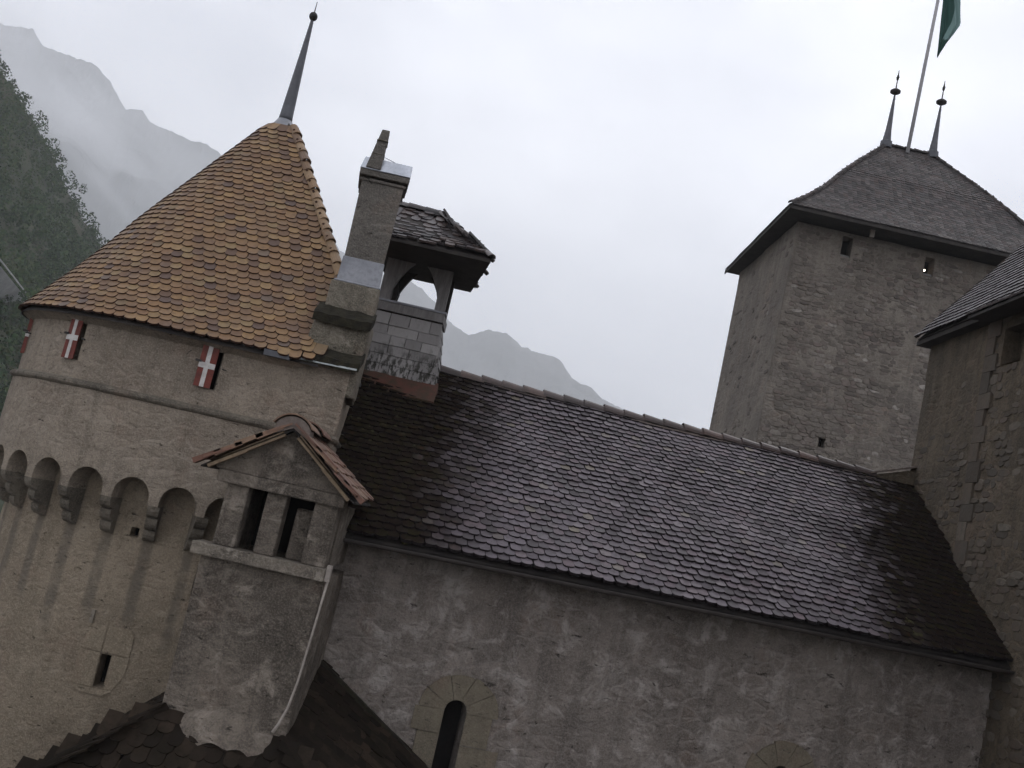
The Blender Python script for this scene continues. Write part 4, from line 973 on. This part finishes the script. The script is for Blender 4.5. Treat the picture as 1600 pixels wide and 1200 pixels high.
# ------------------------------------------------------------------ garderobe turret in front of the tower
def garderobe():
    t = thing('garderobe_turret', (-2.4, 12.7, -3.0), 'small gabled stone turret with two dark slots and tiled roof', 'turret')
    x0, x1, y0, y1 = -3.15, -1.66, 12.0, 13.9
    w = MB()
    wall(w, line_path((x0, y0), (x1, y0)), 0, x1-x0, -4.6, -1.1, .15, .15, [], .2, .02, sc=2.2)
    wall(w, line_path((x1, y0), (x1, y1)), 0, y1-y0, -4.6, -1.1, .2, .2, [], .2, .02); wall(w, line_path((x0, y1), (x0, y0)), 0, y1-y0, -4.6, -1.1, .2, .2, [], .2, .02)
    w.quad((x0, y0, -1.1), (x1, y0, -1.1), (x1, y1, -1.1), (x0, y1, -1.1)); w.build('shaft_wall', [M['gard'], M['opening_dark']], t)
    m = MB(); m.box(-3.27, -1.66, 11.88, 12.3, -1.13, -.985); so = m.build('sill', M['slab'], t); bev(so, .012)
    m = MB(); m.box(-1.655, -1.60, 11.93, 12.03, -1.12, -.93); m.build('sill_end', M['pipe'], t)
    for (a, b, c) in ((-3.07, -2.80, 12.0), (-2.575, -2.33, 12.0), (-1.99, -1.70, 12.0)):
        m = MB(); m.box(a, b, c, c+.25, -.985, -.235); bev(m.build('pillar', M['gard'], t), .02, 3)
    m = MB(); m.box(-2.22, -1.985, 12.2, 12.4, -.98, -.36); bev(m.build('recessed_block', M['gard'], t), .02)
    for (a, b, c) in ((-3.07, -2.85, 12.25), (-1.95, -1.70, 12.4)):
        m = MB(); m.box(a, b, c, y1, -.98, -.24); m.build('side_wall', M['gard'], t)
    m = MB(); m.box(-2.85, -1.95, 13.1, 13.3, -.98, -.24); m.build('rear_panel', M['opening_dark'], t)
    # pediment: lintel and triangular gable
    m = MB(); m.box(-3.20, -1.64, 11.93, 12.28, -.245, -.10); bev(m.build('lintel', M['gard'], t), .015)
    g = MB(); g.prism([(-3.235, 11.955, -.098), (-1.615, 11.955, -.098), (-1.60, 11.955, -.06), (-2.415, 11.955, .54), (-3.26, 11.955, -.06)], (0, .30, 0)); bev(g.build('gable', M['gard'], t), .012)
    # roof slopes
    ap = Vector((-2.42, 11.80, .585)); le = Vector((-3.38, 11.80, -.07)); re = Vector((-1.51, 11.80, -.11)); by = Vector((0, 1.75, 0))
    for nm, e, o in (('left', le, 1), ('right', re, -1)):
        d = MB(); u = Vector((0, 0, -.035)); n = Vector((0, 0, -.02))
        a, b = ap+u, e+u; d.hexa([b+n, a+n, a+n+by, b+n+by] if o > 0 else [a+n, b+n, b+n+by, a+n+by], [b, a, a+by, b+by] if o > 0 else [a, b, b+by, a+by])
        ds = d.build('roof_slope', M['wood_dark'], t)
        if o > 0: tl = tile_rows(le+by, le, ap+by, ap, .17, .19, None, 2)
        else: tl = tile_rows(re, re+by, ap, ap+by, .17, .19, None, 2)
        scatter(ds, 'tile', 'tiles', tile_protos(.17, .19, .024, .03, .25), tl, M['red'], 300)
        # verge: overlapping long tiles seen edge-on along the gable
        dr = (e-ap); L = dr.length; dr.normalize(); nr = Vector((-dr.z*(1 if dr.x > 0 else -1), 0, abs(dr.x)))
        nr = Vector((dr.z, 0, -dr.x)); nr = nr if nr.z > 0 else -nr
        for k in range(4):
            a = ap+dr*(L*(.10+.225*k))+nr*(.012+.012*(k % 2)); b = a+dr*(L*.30)-nr*.005
            v = MB(); v.hexa([a+Vector((0, -.03, 0)), b+Vector((0, -.03, 0)), b+Vector((0, .09, 0)), a+Vector((0, .09, 0))], [a+nr*.045+Vector((0, -.03, 0)), b+nr*.065+Vector((0, -.03, 0)), b+nr*.065+Vector((0, .09, 0)), a+nr*.045+Vector((0, .09, 0))])
            v.build('verge_tile', M['red'], t)
        for k in range(2):
            a = ap+dr*(L*(.12+.42*k))-nr*(.075+.01*k); b = a+dr*(L*.42)
            v = MB(); v.hexa([a+Vector((0, .0, 0)), b, b+Vector((0, .09, 0)), a+Vector((0, .09, 0))], [a+nr*.065, b+nr*.055, b+nr*.055+Vector((0, .09, 0)), a+nr*.065+Vector((0, .09, 0))])
            v.build('verge_board', M['plankdark'], t)
    ridge_row(t, 'ridge_tile', ap+Vector((-.01, -.05, -.135)), ap+by+Vector((-.01, 0, -.135)), .88, .262, M['red'], .0, arc=124)
    m = MB(); m.prism([(ap.x-.01+math.cos(rad(a))*.245, 11.78, ap.z-.135+math.sin(rad(a))*.245) for a in range(28, 153, 8)]+[(ap.x-.22, 11.78, ap.z-.14), (ap.x, 11.78, ap.z-.03), (ap.x+.2, 11.78, ap.z-.14)], (0, .25, 0)); m.build('ridge_mortar', M['mortar'], t)
    # pale pipe down the right corner
    m = MB(); m.tube([(-1.615, 11.97, -1.10), (-1.63, 11.96, -1.5), (-1.67, 11.95, -2.3), (-1.71, 11.94, -2.62), (-1.76, 11.90, -2.80), (-1.80, 11.86, -2.90)], [.016, .014, .014, .016, .019, .021], 8); m.build('drain_pipe', M['pipe'], t, True)
garderobe()

# ------------------------------------------------------------------ mossy porch roof below
def porch_roof():
    t = thing('porch_roof', (-2.3, 12.4, GROUND_Z), 'mossy dark tiled porch roof at the foot of the garderobe turret', 'roof')
    A, B = Vector((-3.13, 12.02, -2.95)), Vector((-1.68, 12.02, -3.00)); A1, B1 = Vector((-3.13, 13.78, -2.80)), Vector((-1.68, 13.80, -2.30))
    FL, FR, WL, WR = Vector((-5.5, 10.2, -4.85)), Vector((.95, 10.2, -4.9)), Vector((-5.3, 13.78, -4.75)), Vector((.95, 14.15, -4.10))
    d = MB(); u = Vector((0, 0, -.16))
    for q in ((FL, FR, B, A), (WL, FL, A, A1), (FR, WR, B1, B)): d.quad(*[p+u for p in q])
    do = d.build('roof_deck', M['wood_dark'], t)
    tl = [m for q in ((FL, FR, A, B), (WL, FL, A1, A), (FR, WR, B, B1)) for m in tile_rows(*q, .18, .17, None, 3, .05)]
    scatter(do, 'tile', 'roof_tiles', tile_protos(.18, .17, .022, .028), tl, M['moss_tile'], 300)
    ridge_row(do, 'hip_tile', FL, A, .38, .07, M['moss_tile'], .01); ridge_row(do, 'hip_tile', FR, B, .38, .07, M['moss_tile'], .01)
    w = MB(); w.box(-5.1, .6, 10.5, 13.3, GROUND_Z, -5.0); w.build('porch_wall', M['gard'], t)
    f = MB(); a, b = Vector((-1.7, 13.70, -2.44)), Vector((.95, 14.10, -4.17)); f.prism([a, b, b+Vector((0, 0, .17)), a+Vector((0, 0, .17))], (0, -.07, 0)); f.build('wall_flashing', M['moss'], t)
    # mossy mortar saddle where the shaft meets the ridge
    m = MB(); V = []; nu, nv = 22, 8
    for i in range(nu+1):
        for j in range(nv+1):
            x = -2.86+1.06*i/nu; q = j/nv; y = 12.03-.30*q; zr = -2.84-.55*(x+2.33)**2+.05*nz(x*4, 1, 0)
            V.append((x, y, zr+.06*(1-q)**1.6-.30*q*q+.05*nz(x, y, 0, 6)))
    n = nv+1; m.add(V, [((i+1)*n+j, i*n+j, i*n+j+1, (i+1)*n+j+1) for i in range(nu) for j in range(nv)]); m.build('mortar_saddle', M['gard'], t, True)
porch_roof()

# ------------------------------------------------------------------ haze
def haze():
    mb = MB(); mb.box(-6200, 6200, -800, 6200, GROUND_Z-4, 1500); t = bpy.data.materials.new('haze_air'); t.use_nodes = True
    N, L = t.node_tree.nodes, t.node_tree.links; N.clear(); o = N.new('ShaderNodeOutputMaterial'); v = N.new('ShaderNodeVolumePrincipled')
    v.inputs['Color'].default_value = (.93, .945, .97, 1); v.inputs['Density'].default_value = .00033; v.inputs['Anisotropy'].default_value = 0.0
    L.new(v.outputs[0], o.inputs['Volume']); ob = mb.build('haze', t); tag(ob, kind='stuff')
haze()

def mist(loc, size, dens, seed):
    m = MB(); n, k = 20, 12; V = [(math.sin(math.pi*j/k)*math.cos(2*math.pi*i/n), math.sin(math.pi*j/k)*math.sin(2*math.pi*i/n), math.cos(math.pi*j/k)) for j in range(k+1) for i in range(n)]
    m.add(V, [(j*n+i, (j+1)*n+i, (j+1)*n+(i+1) % n, j*n+(i+1) % n) for j in range(k) for i in range(n)])
    t = bpy.data.materials.new('mist_vapour'); t.use_nodes = True; N, L = t.node_tree.nodes, t.node_tree.links; N.clear()
    o = N.new('ShaderNodeOutputMaterial'); v = N.new('ShaderNodeVolumePrincipled'); v.inputs['Color'].default_value = (.95, .955, .97, 1); L.new(v.outputs[0], o.inputs['Volume'])
    tc = N.new('ShaderNodeTexCoord'); ln = N.new('ShaderNodeVectorMath'); ln.operation = 'LENGTH'; L.new(tc.outputs['Object'], ln.inputs[0])
    fo = N.new('ShaderNodeMapRange'); fo.interpolation_type = 'SMOOTHSTEP'; fo.inputs['From Min'].default_value = .98; fo.inputs['From Max'].default_value = .25; L.new(ln.outputs['Value'], fo.inputs['Value'])
    no = N.new('ShaderNodeTexNoise'); no.noise_dimensions = '4D'; no.inputs['W'].default_value = seed; no.inputs['Scale'].default_value = 2.0; no.inputs['Detail'].default_value = 4; no.inputs['Distortion'].default_value = .5; L.new(tc.outputs['Object'], no.inputs['Vector'])
    cr = N.new('ShaderNodeMapRange'); cr.interpolation_type = 'SMOOTHSTEP'; cr.inputs['From Min'].default_value = .40; cr.inputs['From Max'].default_value = .68; L.new(no.outputs['Fac'], cr.inputs['Value'])
    mu = N.new('ShaderNodeMath'); mu.operation = 'MULTIPLY'; L.new(fo.outputs[0], mu.inputs[0]); L.new(cr.outputs[0], mu.inputs[1])
    m2 = N.new('ShaderNodeMath'); m2.operation = 'MULTIPLY'; L.new(mu.outputs[0], m2.inputs[0]); m2.inputs[1].default_value = dens; L.new(m2.outputs[0], v.inputs['Density'])
    me = m.mesh('mist_bank', t); ob = link('mist_bank', me, None); ob.location = loc; ob.scale = size; ob.rotation_euler = (0, rad(28), 0)
    return ob
tag(mist((-1130, 2450, 700), (620, 300, 240), .0052, 1.3), 'pale mist drifting across the far mountain above the cone roof', 'mist', kind='stuff')
tag(mist((-1560, 2420, 880), (360, 240, 330), .0045, 6.1), 'pale mist bank below the far summit at the upper left', 'mist', kind='stuff')
